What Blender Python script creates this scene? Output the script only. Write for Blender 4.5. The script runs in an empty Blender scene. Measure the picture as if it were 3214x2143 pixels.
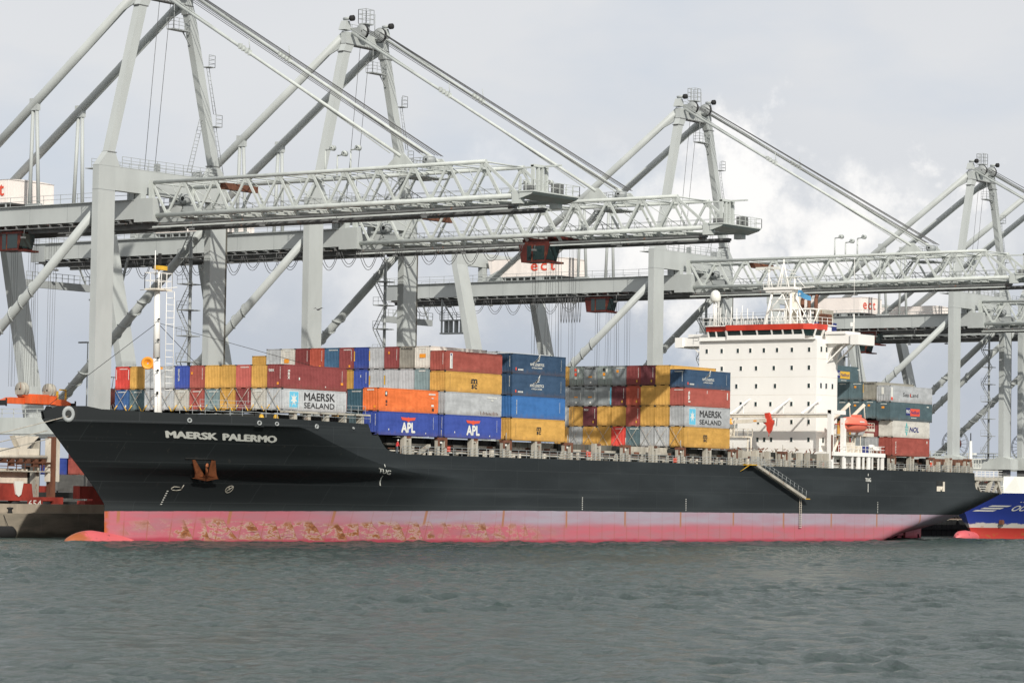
import bpy, math, random
from math import radians, sin, cos, pi, sqrt
from mathutils import Vector, Matrix
import numpy as np
random.seed(7)
SC = bpy.context.scene
COL = SC.collection

# ------------------------------------------------------------------ camera
CAM = Vector((-280.64, -238.57, 5.93))
YAW, PITCH, ROLL = radians(36.153), radians(2.8795), radians(0.8954)
fwd = Vector((cos(YAW)*cos(PITCH), sin(YAW)*cos(PITCH), sin(PITCH)))
rgt = Vector((sin(YAW), -cos(YAW), 0)); upv = rgt.cross(fwd)
r2 = rgt*cos(ROLL) + upv*sin(ROLL); u2 = -rgt*sin(ROLL) + upv*cos(ROLL)
cd = bpy.data.cameras.new('camera'); cam = bpy.data.objects.new('camera', cd); COL.objects.link(cam)
cam.matrix_world = Matrix(((r2.x, u2.x, -fwd.x, CAM.x), (r2.y, u2.y, -fwd.y, CAM.y), (r2.z, u2.z, -fwd.z, CAM.z), (0, 0, 0, 1)))
cd.sensor_width = 36; cd.lens = 9704/3214*36; cd.clip_start = 1; cd.clip_end = 20000
SC.camera = cam

# ------------------------------------------------------------------ light and sky
SUN_EL = radians(31)
TRAVEL = Vector((0.62*cos(SUN_EL), 0.785*cos(SUN_EL), -sin(SUN_EL)))      # direction the light travels
sl = bpy.data.lights.new('sun', 'SUN'); sl.energy = 4.0; sl.angle = radians(0.7); sl.color = (1.0, 0.955, 0.885)
so = bpy.data.objects.new('sun', sl); COL.objects.link(so)
so.rotation_euler = TRAVEL.to_track_quat('-Z', 'Y').to_euler()
SC.view_settings.view_transform = 'Standard'; SC.view_settings.look = 'None'
SC.view_settings.exposure = 0.0; SC.view_settings.gamma = 1.0; SC.view_settings.use_curve_mapping = False

W = bpy.data.worlds.new('World'); SC.world = W; W.use_nodes = True
nt = W.node_tree; N = nt.nodes; LK = nt.links; N.clear()
def wn(t, **k):
    n = N.new(t)
    for a, b in k.items(): setattr(n, a, b)
    return n
sky = wn('ShaderNodeTexSky', sky_type='NISHITA', sun_disc=False, sun_elevation=SUN_EL, sun_rotation=math.atan2(-TRAVEL.x, -TRAVEL.y))
sky.air_density = 1.0; sky.dust_density = 2.5
tc = wn('ShaderNodeTexCoord'); mp = wn('ShaderNodeMapping'); mp.inputs['Scale'].default_value = (1.0, 1.0, 2.3)
mp.inputs['Location'].default_value = (0.35, 0.1, 0.2)
n1 = wn('ShaderNodeTexNoise'); n1.inputs['Scale'].default_value = 5.2; n1.inputs['Detail'].default_value = 8; n1.inputs['Roughness'].default_value = .52
n1.inputs['Distortion'].default_value = .25
LK.new(tc.outputs['Generated'], mp.inputs['Vector']); LK.new(mp.outputs[0], n1.inputs['Vector'])
sep = wn('ShaderNodeSeparateXYZ'); LK.new(tc.outputs['Generated'], sep.inputs[0])
# elevation gradient of the cloud layer: blue-grey low, pale grey above
er = wn('ShaderNodeMapRange'); er.inputs['From Min'].default_value = .0; er.inputs['From Max'].default_value = .14
LK.new(sep.outputs['Z'], er.inputs['Value'])
g = wn('ShaderNodeValToRGB'); LK.new(er.outputs[0], g.inputs[0])
g.color_ramp.elements[0].position = 0; g.color_ramp.elements[0].color = (.44, .50, .61, 1)
g.color_ramp.elements[1].position = 1; g.color_ramp.elements[1].color = (.775, .78, .80, 1)
e = g.color_ramp.elements.new(.35); e.color = (.53, .575, .66, 1)
e = g.color_ramp.elements.new(.62); e.color = (.70, .72, .77, 1)
# a bright cumulus bank low in the sky to the right of the cranes
def dirv(az, el): return (cos(radians(az))*cos(radians(el)), sin(radians(az))*cos(radians(el)), sin(radians(el)))
def blob(az, el, rad, soft):
    c = wn('ShaderNodeVectorMath', operation='DISTANCE'); c.inputs[1].default_value = dirv(az, el)
    LK.new(tc.outputs['Generated'], c.inputs[0])
    m = wn('ShaderNodeMapRange', interpolation_type='SMOOTHSTEP'); m.inputs['From Min'].default_value = rad+soft; m.inputs['From Max'].default_value = rad-soft
    LK.new(c.outputs['Value'], m.inputs['Value']); return m.outputs[0]
def wmath(op, a, b):
    m = wn('ShaderNodeMath', operation=op)
    for i, v in enumerate((a, b)):
        if isinstance(v, (int, float)): m.inputs[i].default_value = v
        else: LK.new(v, m.inputs[i])
    return m.outputs[0]
wz = wn('ShaderNodeTexNoise'); wz.inputs['Scale'].default_value = 34; wz.inputs['Detail'].default_value = 9; wz.inputs['Roughness'].default_value = .62
LK.new(tc.outputs['Generated'], wz.inputs['Vector'])
wc = wn('ShaderNodeVectorMath', operation='SUBTRACT'); LK.new(wz.outputs['Color'], wc.inputs[0]); wc.inputs[1].default_value = (.5, .5, .5)
ws = wn('ShaderNodeVectorMath', operation='SCALE'); LK.new(wc.outputs[0], ws.inputs[0]); ws.inputs[3].default_value = .075
warp = wn('ShaderNodeVectorMath', operation='ADD'); LK.new(tc.outputs['Generated'], warp.inputs[0]); LK.new(ws.outputs[0], warp.inputs[1])
def blob2(az, el, rad, soft, amp=1.):
    c = wn('ShaderNodeVectorMath', operation='DISTANCE'); c.inputs[1].default_value = dirv(az, el); LK.new(warp.outputs[0], c.inputs[0])
    m = wn('ShaderNodeMapRange', interpolation_type='SMOOTHSTEP'); m.inputs['From Min'].default_value = rad+soft; m.inputs['From Max'].default_value = rad-soft; m.inputs['To Max'].default_value = amp
    LK.new(c.outputs['Value'], m.inputs['Value']); return m.outputs[0]
bank = blob2(31.7, 5.9, .017, .007)
for a_ in ((30.2, 4.9, .019, .009, 1.), (32.9, 4.8, .024, .012, .95), (28.0, 5.7, .008, .006, .9), (34.9, 4.9, .02, .018, .75), (29.2, 3.9, .022, .02, .7), (38.5, 3.2, .02, .02, .5)): bank = wmath('MAXIMUM', bank, blob2(*a_))
cm = wn('ShaderNodeMapRange'); cm.inputs['From Min'].default_value = .40; cm.inputs['From Max'].default_value = .60
LK.new(n1.outputs['Fac'], cm.inputs['Value'])
bks = wn('ShaderNodeMapRange'); LK.new(bank, bks.inputs['Value'])
def wmix(fac, a, b):
    m = wn('ShaderNodeMix', data_type='RGBA')
    for i, v in ((0, fac), (6, a), (7, b)):
        if isinstance(v, (int, float)): m.inputs[i].default_value = v
        elif isinstance(v, tuple): m.inputs[i].default_value = v
        else: LK.new(v, m.inputs[i])
    return m.outputs[2]
soft = wmath('MULTIPLY', cm.outputs[0], .34)
c1 = wmix(soft, g.outputs[0], (.84, .84, .85, 1))
# patches of blue behind thinner cloud
n3 = wn('ShaderNodeTexNoise'); n3.inputs['Scale'].default_value = 9; n3.inputs['Detail'].default_value = 5; LK.new(mp.outputs[0], n3.inputs['Vector'])
bl = wn('ShaderNodeMapRange'); bl.inputs['From Min'].default_value = .54; bl.inputs['From Max'].default_value = .74; bl.inputs['To Max'].default_value = .5
LK.new(n3.outputs['Fac'], bl.inputs['Value'])
c1 = wmix(bl.outputs[0], c1, (.56, .64, .76, 1))
c2 = wmix(bks.outputs[0], c1, (1.08, 1.055, 1.035, 1))
skys = wn('ShaderNodeVectorMath', operation='SCALE'); LK.new(sky.outputs[0], skys.inputs[0]); skys.inputs[3].default_value = .10
c3 = wmix(.90, skys.outputs[0], c2)
bg = wn('ShaderNodeBackground'); LK.new(c3, bg.inputs[0]); bg.inputs[1].default_value = 1.0
ow = wn('ShaderNodeOutputWorld'); LK.new(bg.outputs[0], ow.inputs[0])

# ------------------------------------------------------------------ materials
def srgb(r, g, b):
    f = lambda c: (c/12.92 if c <= .04045 else ((c+.055)/1.055)**2.4)
    return (f(r/255), f(g/255), f(b/255), 1)
class MT:
    """small helper around a node tree"""
    def __init__(s, name):
        s.m = bpy.data.materials.new(name); s.m.use_nodes = True; s.t = s.m.node_tree; s.b = s.t.nodes['Principled BSDF']
        s.tc = s.t.nodes.new('ShaderNodeTexCoord')
    def n(s, t, **k):
        x = s.t.nodes.new(t)
        for a, b in k.items(): setattr(x, a, b)
        return x
    def put(s, sock, v):
        if isinstance(v, (int, float, tuple)): sock.default_value = v
        else: s.t.links.new(v, sock)
    def noise(s, scale, detail=4, rough=.5, vec=None, dist=0, coord='Object'):
        x = s.n('ShaderNodeTexNoise'); x.inputs['Detail'].default_value = detail; x.inputs['Roughness'].default_value = rough; x.inputs['Distortion'].default_value = dist
        mpn = s.n('ShaderNodeMapping'); s.t.links.new(s.tc.outputs[coord], mpn.inputs[0])
        mpn.inputs['Scale'].default_value = scale if isinstance(scale, tuple) else (scale,)*3
        x.inputs['Scale'].default_value = 1
        s.t.links.new(mpn.outputs[0], x.inputs['Vector']); return x.outputs['Fac']
    def ramp(s, v, lo, hi, a=0., b=1., smooth=True):
        x = s.n('ShaderNodeMapRange', interpolation_type='SMOOTHSTEP' if smooth else 'LINEAR')
        s.put(x.inputs['Value'], v); x.inputs['From Min'].default_value = lo; x.inputs['From Max'].default_value = hi
        x.inputs['To Min'].default_value = a; x.inputs['To Max'].default_value = b; return x.outputs[0]
    def math(s, op, a, b=0.):
        x = s.n('ShaderNodeMath', operation=op); s.put(x.inputs[0], a); s.put(x.inputs[1], b); return x.outputs[0]
    def mix(s, f, a, b):
        x = s.n('ShaderNodeMix', data_type='RGBA'); s.put(x.inputs[0], f); s.put(x.inputs[6], a); s.put(x.inputs[7], b); return x.outputs[2]
    def xyz(s, coord='Object'):
        x = s.n('ShaderNodeSeparateXYZ'); s.t.links.new(s.tc.outputs[coord], x.inputs[0]); return x.outputs
    def bump(s, h, st=.3, d=.05):
        x = s.n('ShaderNodeBump'); x.inputs['Strength'].default_value = st; x.inputs['Distance'].default_value = d; s.put(x.inputs['Height'], h)
        s.t.links.new(x.outputs[0], s.b.inputs['Normal'])
def paint(name, c, rough=.5, dirt=.12, rust=0., scale=.5, metal=0., spec=.4):
    k = MT(name); c = tuple(c[:3])+(1,)
    n = k.noise((scale, scale, scale*.35), 5, .6)
    dk = tuple(x*(1-dirt*2.2) for x in c[:3])+(1,)
    col = k.mix(k.ramp(n, .35, .7), c, dk)
    if rust:
        r = k.noise((scale*2.2, scale*2.2, scale*.8), 6, .65)
        col = k.mix(k.ramp(r, .68-rust*.22, .80-rust*.18), col, (.23, .085, .03, 1))
    k.put(k.b.inputs['Base Color'], col); k.b.inputs['Roughness'].default_value = rough; k.b.inputs['Metallic'].default_value = metal
    k.b.inputs['Specular IOR Level'].default_value = spec
    return k.m
M = {}
M['crane'] = paint('crane_grey_paint', (.45, .475, .46), .5, .06, 0, .25)
M['craned'] = paint('crane_dark_steel', (.17, .175, .172), .6, .15, .3, .6)
M['cranem'] = paint('galvanised_rail', (.34, .36, .355), .5, .05)
M['boom'] = paint('boom_pale_paint', (.52, .55, .52), .5, .08, .0, .5)
M['rope'] = paint('steel_rope', (.10, .10, .10), .6, .05)
M['house'] = paint('house_cream_cladding', (.80, .745, .70), .55, .03)
M['red'] = paint('red_paint', (.60, .055, .03), .45, .1)
M['cab'] = paint('cab_dark_red', (.10, .018, .012), .5, .25, .4, .8)
M['glass'] = paint('dark_glass', (.015, .03, .03), .08, .0, spec=.7)
M['white'] = paint('ship_white_paint', (.86, .84, .79), .45, .025, .0, .2)
M['whiter'] = paint('weathered_white_paint', (.72, .66, .55), .5, .12, .35, .7)
M['beige'] = paint('weathered_beige_paint', (.47, .44, .37), .6, .15, .45, .8)
M['greyd'] = paint('deck_grey_paint', (.30, .31, .30), .6, .15, .3, .7)
M['coam'] = paint('coaming_brown_grey', (.13, .125, .105), .7, .2, .4, .7)
M['dark'] = paint('dark_steel_and_shade', (.03, .032, .03), .7, .2)  # dark steel parts; also stands in for shade under the containers
M['rust'] = paint('rusty_steel', (.17, .07, .04), .75, .25, .4, 1.)
M['redd'] = paint('dull_red_paint', (.34, .045, .03), .7, .2, .3, .6)
M['rusta'] = paint('anchor_rust', (.40, .13, .05), .8, .2, .2, 1.2)
M['black'] = paint('black_rubber', (.02, .02, .02), .8, .1)
M['orange'] = paint('spreader_orange', (.75, .13, .035), .5, .12, .15, .8)
M['yellow'] = paint('yellow_paint', (.72, .42, .04), .5, .12, .1, .8)
M['letterw'] = paint('white_lettering', (.72, .72, .66), .5, .03)
M['letterk'] = paint('black_lettering', (.035, .035, .035), .5, .03)
M['letterr'] = paint('red_lettering', (.72, .09, .045), .5, .02)
M['lettero'] = paint('orange_marking', (.85, .33, .03), .5, .05)
M['navy'] = paint('navy_marking', (.02, .03, .16), .5, .02)
M['cyan'] = paint('pale_blue_marking', (.14, .50, .68), .5, .02)
M['teal'] = paint('teal_marking', (.05, .42, .42), .5, .02)
M['boatr'] = paint('lifeboat_orange_red', (.78, .19, .12), .45, .05, .05)
M['skin'] = paint('skin', (.5, .3, .22), .5, .02)
M['coverall'] = paint('red_coverall', (.62, .05, .05), .8, .05)
M['trouser'] = paint('grey_trousers', (.10, .12, .14), .8, .05)
M['gull'] = paint('gull_feather', (.25, .25, .26), .8, .1)
M['flag'] = paint('blue_flag_cloth', (.09, .30, .52), .8, .05)

# hull: black topsides above pink faded antifouling, world z in metres above the water
def hull_mat():
    k = MT('hull_black_and_pink_paint'); o = k.xyz()
    X, Z = o[0], o[2]
    nlow = k.noise((.05, .05, .25), 4, .5)
    black = k.mix(k.ramp(nlow, .35, .7), (.019, .0235, .0255, 1), (.033, .040, .043, 1))
    black = k.mix(k.ramp(X, 30, -5), black, (.014, .017, .018, 1))  # shade of the bow flare put into the black: darker going forward
    plate = k.noise((.02, .02, .9), 3, .5)
    black = k.mix(k.ramp(plate, .55, .75, 0, .45), black, (.05, .058, .06, 1))
    fl = k.noise((.35, .35, 1.0), 9, .72)
    black = k.mix(k.ramp(fl, .735, .76, 0, .75), black, (.22, .2, .17, 1))
    br = k.n('ShaderNodeTexBrick'); br.inputs['Scale'].default_value = 1; br.inputs['Brick Width'].default_value = 9.5; br.inputs['Row Height'].default_value = 2.35; br.inputs['Mortar Size'].default_value = .035
    br.inputs['Color1'].default_value = (0, 0, 0, 1); br.inputs['Color2'].default_value = (.16, .16, .16, 1); br.inputs['Mortar'].default_value = (1, 1, 1, 1)
    cb2 = k.n('ShaderNodeCombineXYZ'); k.put(cb2.inputs[0], X); k.put(cb2.inputs[1], Z); k.t.links.new(cb2.outputs[0], br.inputs['Vector'])
    black = k.mix(k.math('MULTIPLY', br.outputs['Color'], .5), black, (.05, .056, .058, 1))
    drip = k.noise((1.6, 1.6, .12), 6, .7); black = k.mix(k.math('MULTIPLY', k.ramp(drip, .60, .72, 0, .4), k.ramp(Z, 3.5, 11.5)), black, (.085, .07, .058, 1))
    sc_ = k.noise((.5, .5, 2.5), 10, .8); black = k.mix(k.math('MULTIPLY', k.ramp(sc_, .66, .70, 0, .7), k.math('MULTIPLY', k.ramp(X, 36, 42), k.ramp(X, 66, 58))), black, (.20, .17, .14, 1))
    # dusty lower strip of the black
    black = k.mix(k.math('MULTIPLY', k.ramp(Z, 5.6, 4.0), .22), black, (.062, .072, .074, 1))
    # antifouling
    n = k.noise((.12, .12, .8), 6, .6)
    pink = k.mix(k.ramp(n, .35, .68), (.46, .125, .155, 1), (.37, .155, .18, 1))
    lil = k.mix(k.ramp(k.noise((.1, .1, .6), 5, .6), .3, .7), (.34, .30, .35, 1), (.35, .235, .28, 1))
    aft = k.ramp(X, 2, 34)
    up = k.ramp(k.math('ADD', Z, k.math('MULTIPLY', k.noise((.06, .06, .3), 5, .6), 1.2)), 2.5, 3.5)
    pink = k.mix(k.math('MULTIPLY', up, aft), pink, lil)
    deep = k.ramp(k.math('ADD', Z, k.math('MULTIPLY', k.noise((.25, .25, .6), 5, .6), .6)), .95, .45)
    pink = k.mix(k.math('MULTIPLY', deep, .8), pink, (.33, .035, .06, 1))
    # worn belt on the forward body: rust and bared primer gathered against each slanting frame line
    ph = k.math('FRACT', k.math('DIVIDE', k.math('ADD', k.math('ADD', X, k.math('MULTIPLY', k.noise((.11, .11, .05), 3), 7.)), k.math('MULTIPLY', Z, .75)), 2.9))
    wob = k.math('MULTIPLY', k.noise((.09, .09, .4), 3), 2.0)
    belt = k.math('MULTIPLY', k.ramp(k.math('ADD', Z, wob), 1.25, 1.75), k.ramp(k.math('ADD', Z, wob), 3.7, 3.15))
    fore = k.math('MULTIPLY', k.ramp(X, -13, -4), k.ramp(X, 62, 34))
    area = k.math('MULTIPLY', k.math('MULTIPLY', belt, fore), k.ramp(k.noise((.13, .13, .3), 4, .6), .36, .52))
    edgew = k.ramp(ph, .1, .95, .02, .15, False)
    s2 = k.math('ADD', k.noise((.55, .55, 1.5), 10, .74, dist=.3), edgew)
    pink = k.mix(k.math('MULTIPLY', k.ramp(s2, .565, .59, 0, .75), area), pink, (.47, .39, .30, 1))
    pink = k.mix(k.math('MULTIPLY', k.ramp(s2, .60, .64, 0, .92), area), pink, (.29, .10, .03, 1))
    pink = k.mix(k.math('MULTIPLY', k.ramp(s2, .68, .72, 0, .7), area), pink, (.13, .05, .025, 1))
    s4 = k.math('ADD', k.noise((.7, .7, 7.5), 7, .65), k.math('MULTIPLY', edgew, .5))
    pink = k.mix(k.math('MULTIPLY', k.ramp(s4, .64, .68, 0, .8), k.math('MULTIPLY', area, 1)), pink, (.16, .06, .035, 1))
    fl_ = k.math('MULTIPLY', k.ramp(ph, .965, .985), area)
    pink = k.mix(k.math('MULTIPLY', fl_, .6), pink, (.22, .08, .05, 1))
    # light scatter of rust everywhere
    s3 = k.noise((.45, .45, .8), 8, .75)
    pink = k.mix(k.ramp(s3, .66, .74, 0, .7), pink, (.40, .14, .05, 1))
    # vertical weld and fender lines
    wv = k.n('ShaderNodeTexWave', wave_type='BANDS', bands_direction='X'); wv.inputs['Scale'].default_value = .105; wv.inputs['Distortion'].default_value = .6; wv.inputs['Detail'].default_value = 3
    cmb = k.n('ShaderNodeCombineXYZ'); k.put(cmb.inputs[0], X); k.put(cmb.inputs[1], k.math('MULTIPLY', Z, .12)); k.t.links.new(cmb.outputs[0], wv.inputs['Vector'])
    frame = k.ramp(wv.outputs['Fac'], .988, .999)
    lower = k.ramp(Z, 2.6, 2.0, .35, 1)
    pink = k.mix(k.math('MULTIPLY', k.math('MULTIPLY', frame, lower), .55), pink, (.30, .10, .06, 1))
    w2 = k.n('ShaderNodeTexWave', wave_type='BANDS', bands_direction='X'); w2.inputs['Scale'].default_value = .0224; w2.inputs['Phase Offset'].default_value = 1.9
    k.t.links.new(cmb.outputs[0], w2.inputs['Vector'])
    fr2 = k.math('MULTIPLY', k.ramp(w2.outputs['Fac'], .9965, .9992), k.ramp(k.math('ADD', Z, k.math('MULTIPLY', k.noise(.3), 1.5)), 2.6, 3.2))
    pink = k.mix(k.math('MULTIPLY', fr2, .85), pink, (.34, .15, .07, 1))
    edge = k.math('ADD', k.ramp(X, -13, 45, 3.52, 4.18, False), k.math('MULTIPLY', k.math('SUBTRACT', k.noise((.5, .5, .5), 4), .5), .10))
    top = k.math('GREATER_THAN', Z, edge)
    rstem = k.math('MULTIPLY', k.ramp(X, -12.2, -12.9), k.ramp(k.noise(.9, 5), .3, .5))
    pink = k.mix(rstem, pink, (.42, .11, .035, 1))
    col = k.mix(top, pink, black)
    k.put(k.b.inputs['Base Color'], col); k.b.inputs['Roughness'].default_value = .65; k.b.inputs['Specular IOR Level'].default_value = .18
    pl = k.noise((.16, .16, .3), 2, .4); k.bump(pl, .35, .25)
    return k.m
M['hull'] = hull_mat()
def blue_hull():
    k = MT('blue_and_red_hull_paint'); o = k.xyz(); Z = o[2]
    nz = k.math('MULTIPLY', k.math('SUBTRACT', k.noise((.5, .5, 1.), 8, .7), .5), 1.6)
    zz = k.math('ADD', Z, nz)
    c = k.mix(k.math('GREATER_THAN', Z, 1.9), (.42, .04, .03, 1), (.55, .52, .47, 1))
    c = k.mix(k.ramp(zz, 2.55, 2.75), c, (.022, .045, .26, 1))
    r = k.noise((.5, .5, .9), 8, .7)
    c = k.mix(k.math('MULTIPLY', k.ramp(r, .56, .62), k.ramp(Z, 3.0, 1.0)), c, (.35, .10, .03, 1))
    k.put(k.b.inputs['Base Color'], c); k.b.inputs['Roughness'].default_value = .5
    return k.m
M['bluehull'] = blue_hull()
def water_mat():
    k = MT('harbour_water')
    k.b.inputs['Base Color'].default_value = (.036, .064, .056, 1)
    k.b.inputs['Roughness'].default_value = .15; k.b.inputs['IOR'].default_value = 1.333; k.b.inputs['Specular IOR Level'].default_value = .5
    a = k.noise((.8, 1.25, .8), 7, .66); b = k.noise((3.6, 3.6, 3.6), 4, .6)
    k.bump(k.math('ADD', k.ramp(a, .25, .75, 0, 1, False), k.math('MULTIPLY', b, .25)), 1.0, .5)
    return k.m
M['water'] = water_mat()
def concrete():
    k = MT('stained_concrete'); o = k.xyz()
    a = k.noise((.12, .12, .5), 7, .65)
    c = k.mix(k.ramp(a, .3, .7), (.30, .26, .20, 1), (.15, .135, .105, 1))
    c = k.mix(k.ramp(k.math('ADD', o[2], k.math('MULTIPLY', k.noise(.3), 1.2)), 1.7, .9, 0, .85), c, (.055, .055, .04, 1))
    st = k.noise((1.1, 1.1, .12), 6, .7)
    c = k.mix(k.ramp(st, .58, .68, 0, .6), c, (.42, .38, .31, 1))
    k.put(k.b.inputs['Base Color'], c); k.b.inputs['Roughness'].default_value = .9; k.bump(a, .4, .05)
    return k.m
M['conc'] = concrete()
M['quayshade'] = paint('quay_shade_black', (.012, .013, .013), .8, .2)  # near-black standing in for the shade on the quay wall
M['apron'] = paint('quay_asphalt', (.13, .125, .115), .9, .2, 0, .15)
M['kerb'] = paint('pale_concrete_kerb', (.42, .36, .28), .85, .12, 0, .5)

# ------------------------------------------------------------------ mesh builder
class MB:
    def __init__(s): s.v = []; s.f = []; s.mi = []; s.sm = []
    def add(s, vs, fs, mi=0, smooth=False):
        o = len(s.v); s.v += [tuple(p) for p in vs]
        for f in fs: s.f.append(tuple(i+o for i in f)); s.mi.append(mi); s.sm.append(smooth)
        return s
    def box(s, x0, x1, y0, y1, z0, z1, mi=0):
        return s.hexa([(x0, y0, z0), (x1, y0, z0), (x1, y1, z0), (x0, y1, z0), (x0, y0, z1), (x1, y0, z1), (x1, y1, z1), (x0, y1, z1)], mi)
    def hexa(s, p, mi=0):
        return s.add(p, [(3, 2, 1, 0), (4, 5, 6, 7), (0, 1, 5, 4), (1, 2, 6, 5), (2, 3, 7, 6), (3, 0, 4, 7)], mi)
    def tube(s, p0, p1, r, n=8, mi=0, r1=None, smooth=True):
        p0 = Vector(p0); p1 = Vector(p1); d = p1-p0
        if d.length < 1e-6: return s
        d.normalize(); a = d.orthogonal().normalized(); b = d.cross(a); r1 = r if r1 is None else r1
        vs = []
        for P, R in ((p0, r), (p1, r1)):
            for i in range(n):
                t = 2*pi*i/n; vs.append(P+a*(R*cos(t))+b*(R*sin(t)))
        o = len(s.v); s.v += [tuple(p) for p in vs]
        for i in range(n):
            j = (i+1) % n; s.f.append((o+i, o+j, o+n+j, o+n+i)); s.mi.append(mi); s.sm.append(smooth)
        s.f.append(tuple(o+i for i in range(n-1, -1, -1))); s.mi.append(mi); s.sm.append(False)
        s.f.append(tuple(o+n+i for i in range(n))); s.mi.append(mi); s.sm.append(False)
        return s
    def beam(s, p0, p1, w, h, mi=0):
        """rectangular bar: w sideways (horizontal), h the other way"""
        p0 = Vector(p0); p1 = Vector(p1); d = (p1-p0).normalized()
        a = d.cross(Vector((0, 0, 1)))
        a = a.normalized() if a.length > 1e-3 else Vector((1, 0, 0))
        b = a.cross(d).normalized()
        q = []
        for P in (p0, p1): q += [P-a*w/2-b*h/2, P+a*w/2-b*h/2, P+a*w/2+b*h/2, P-a*w/2+b*h/2]
        return s.add(q, [(0, 1, 2, 3), (7, 6, 5, 4), (0, 4, 5, 1), (1, 5, 6, 2), (2, 6, 7, 3), (3, 7, 4, 0)], mi)
    def poly(s, pts, r, n=5, mi=0):
        for a, b in zip(pts[:-1], pts[1:]): s.tube(a, b, r, n, mi)
        return s
    def lathe(s, prof, c=(0, 0, 0), axis='z', n=16, mi=0, a0=0, a1=2*pi):
        c = Vector(c); vs = []; fs = []; full = abs(a1-a0-2*pi) < 1e-4; m = n if full else n+1
        for r, h in prof:
            for i in range(m):
                t = a0+(a1-a0)*i/n; x, y = r*cos(t), r*sin(t)
                p = {'z': (x, y, h), 'y': (x, h, y), 'x': (h, x, y)}[axis]; vs.append(c+Vector(p))
        for k in range(len(prof)-1):
            for i in range(n):
                j = (i+1) % m; fs.append((k*m+i, k*m+j, (k+1)*m+j, (k+1)*m+i))
        return s.add(vs, fs, mi, True)
    def prism(s, pts, depth_vec, mi=0):
        d = Vector(depth_vec); n = len(pts); a = [Vector(p) for p in pts]
        vs = a+[p+d for p in a]
        fs = [tuple(range(n)), tuple(range(2*n-1, n-1, -1))]+[(i, i+n, (i+1) % n+n, (i+1) % n) for i in range(n)]
        return s.add(vs, fs, mi)
    def rail(s, pts, h=1.1, r=.03, step=2., rows=2, mi=0, down=0):
        """handrail: posts and horizontal bars along a polyline"""
        for a, b in zip(pts[:-1], pts[1:]):
            a = Vector(a); b = Vector(b); L = (b-a).length; n = max(1, round(L/step))
            for k in range(rows):
                z = Vector((0, 0, h*(k+1)/rows)); s.tube(a+z, b+z, r, 4, mi, smooth=False)
            for i in range(n+1):
                p = a+(b-a)*i/n; s.tube(p-Vector((0, 0, down)), p+Vector((0, 0, h)), r, 4, mi, smooth=False)
        return s
    def build(s, name, mats, parent=None, origin=(0, 0, 0), fix=True):
        me = bpy.data.meshes.new(name); o = Vector(origin)
        me.from_pydata([(x-o.x, y-o.y, z-o.z) for x, y, z in s.v], [], s.f)
        if not isinstance(mats, (list, tuple)): mats = [mats]
        for m in mats: me.materials.append(M[m] if isinstance(m, str) else m)
        me.polygons.foreach_set('material_index', s.mi); me.polygons.foreach_set('use_smooth', s.sm)
        me.update()
        if fix:
            import bmesh
            bm = bmesh.new(); bm.from_mesh(me); bmesh.ops.recalc_face_normals(bm, faces=bm.faces[:]); bm.to_mesh(me); bm.free()
        ob = bpy.data.objects.new(name, me); COL.objects.link(ob)
        if parent is not None: ob.parent = parent
        else: ob.location = o
        return ob
def tag(o, label=None, cat=None, group=None, kind=None):
    for k, v in (('label', label), ('category', cat), ('group', group), ('kind', kind)):
        if v: o[k] = v
    return o
def empty(name, loc, label, cat, group=None):
    o = bpy.data.objects.new(name, None); COL.objects.link(o); o.location = loc; o.empty_display_size = 1
    return tag(o, label, cat, group)
def kids(o): return [c for c in COL.objects if c.parent == o]
def copy_tree(o, parent=None):
    c = o.copy(); COL.objects.link(c); c.parent = parent
    for ch in kids(o): copy_tree(ch, c)
    return c
_tc = {}
def text_geo(txt, size, bold=0., cut=1, shear=0., space=1.0):
    """flat lettering as (verts2d, faces), centred; size = cap height"""
    key = (txt, round(size, 3), bold, cut, shear, space)
    if key in _tc: return _tc[key]
    cu = bpy.data.curves.new('t', 'FONT'); cu.body = txt; cu.size = size/.70; cu.offset = bold*size; cu.align_x = 'CENTER'; cu.resolution_u = 3
    cu.shear = shear; cu.space_character = space
    ob = bpy.data.objects.new('t', cu); COL.objects.link(ob)
    me = bpy.data.meshes.new_from_object(ob.evaluated_get(bpy.context.evaluated_depsgraph_get()))
    bpy.data.objects.remove(ob); bpy.data.curves.remove(cu)
    if cut > 1:
        import bmesh
        bm = bmesh.new(); bm.from_mesh(me)
        bmesh.ops.subdivide_edges(bm, edges=[e for e in bm.edges if e.calc_length() > size/cut], cuts=2)
        bmesh.ops.triangulate(bm, faces=bm.faces[:]); bm.to_mesh(me); bm.free()
    vs = [(v.co.x, v.co.y) for v in me.vertices]; fs = [tuple(p.vertices) for p in me.polygons]
    bpy.data.meshes.remove(me); _tc[key] = (vs, fs); return _tc[key]
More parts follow.
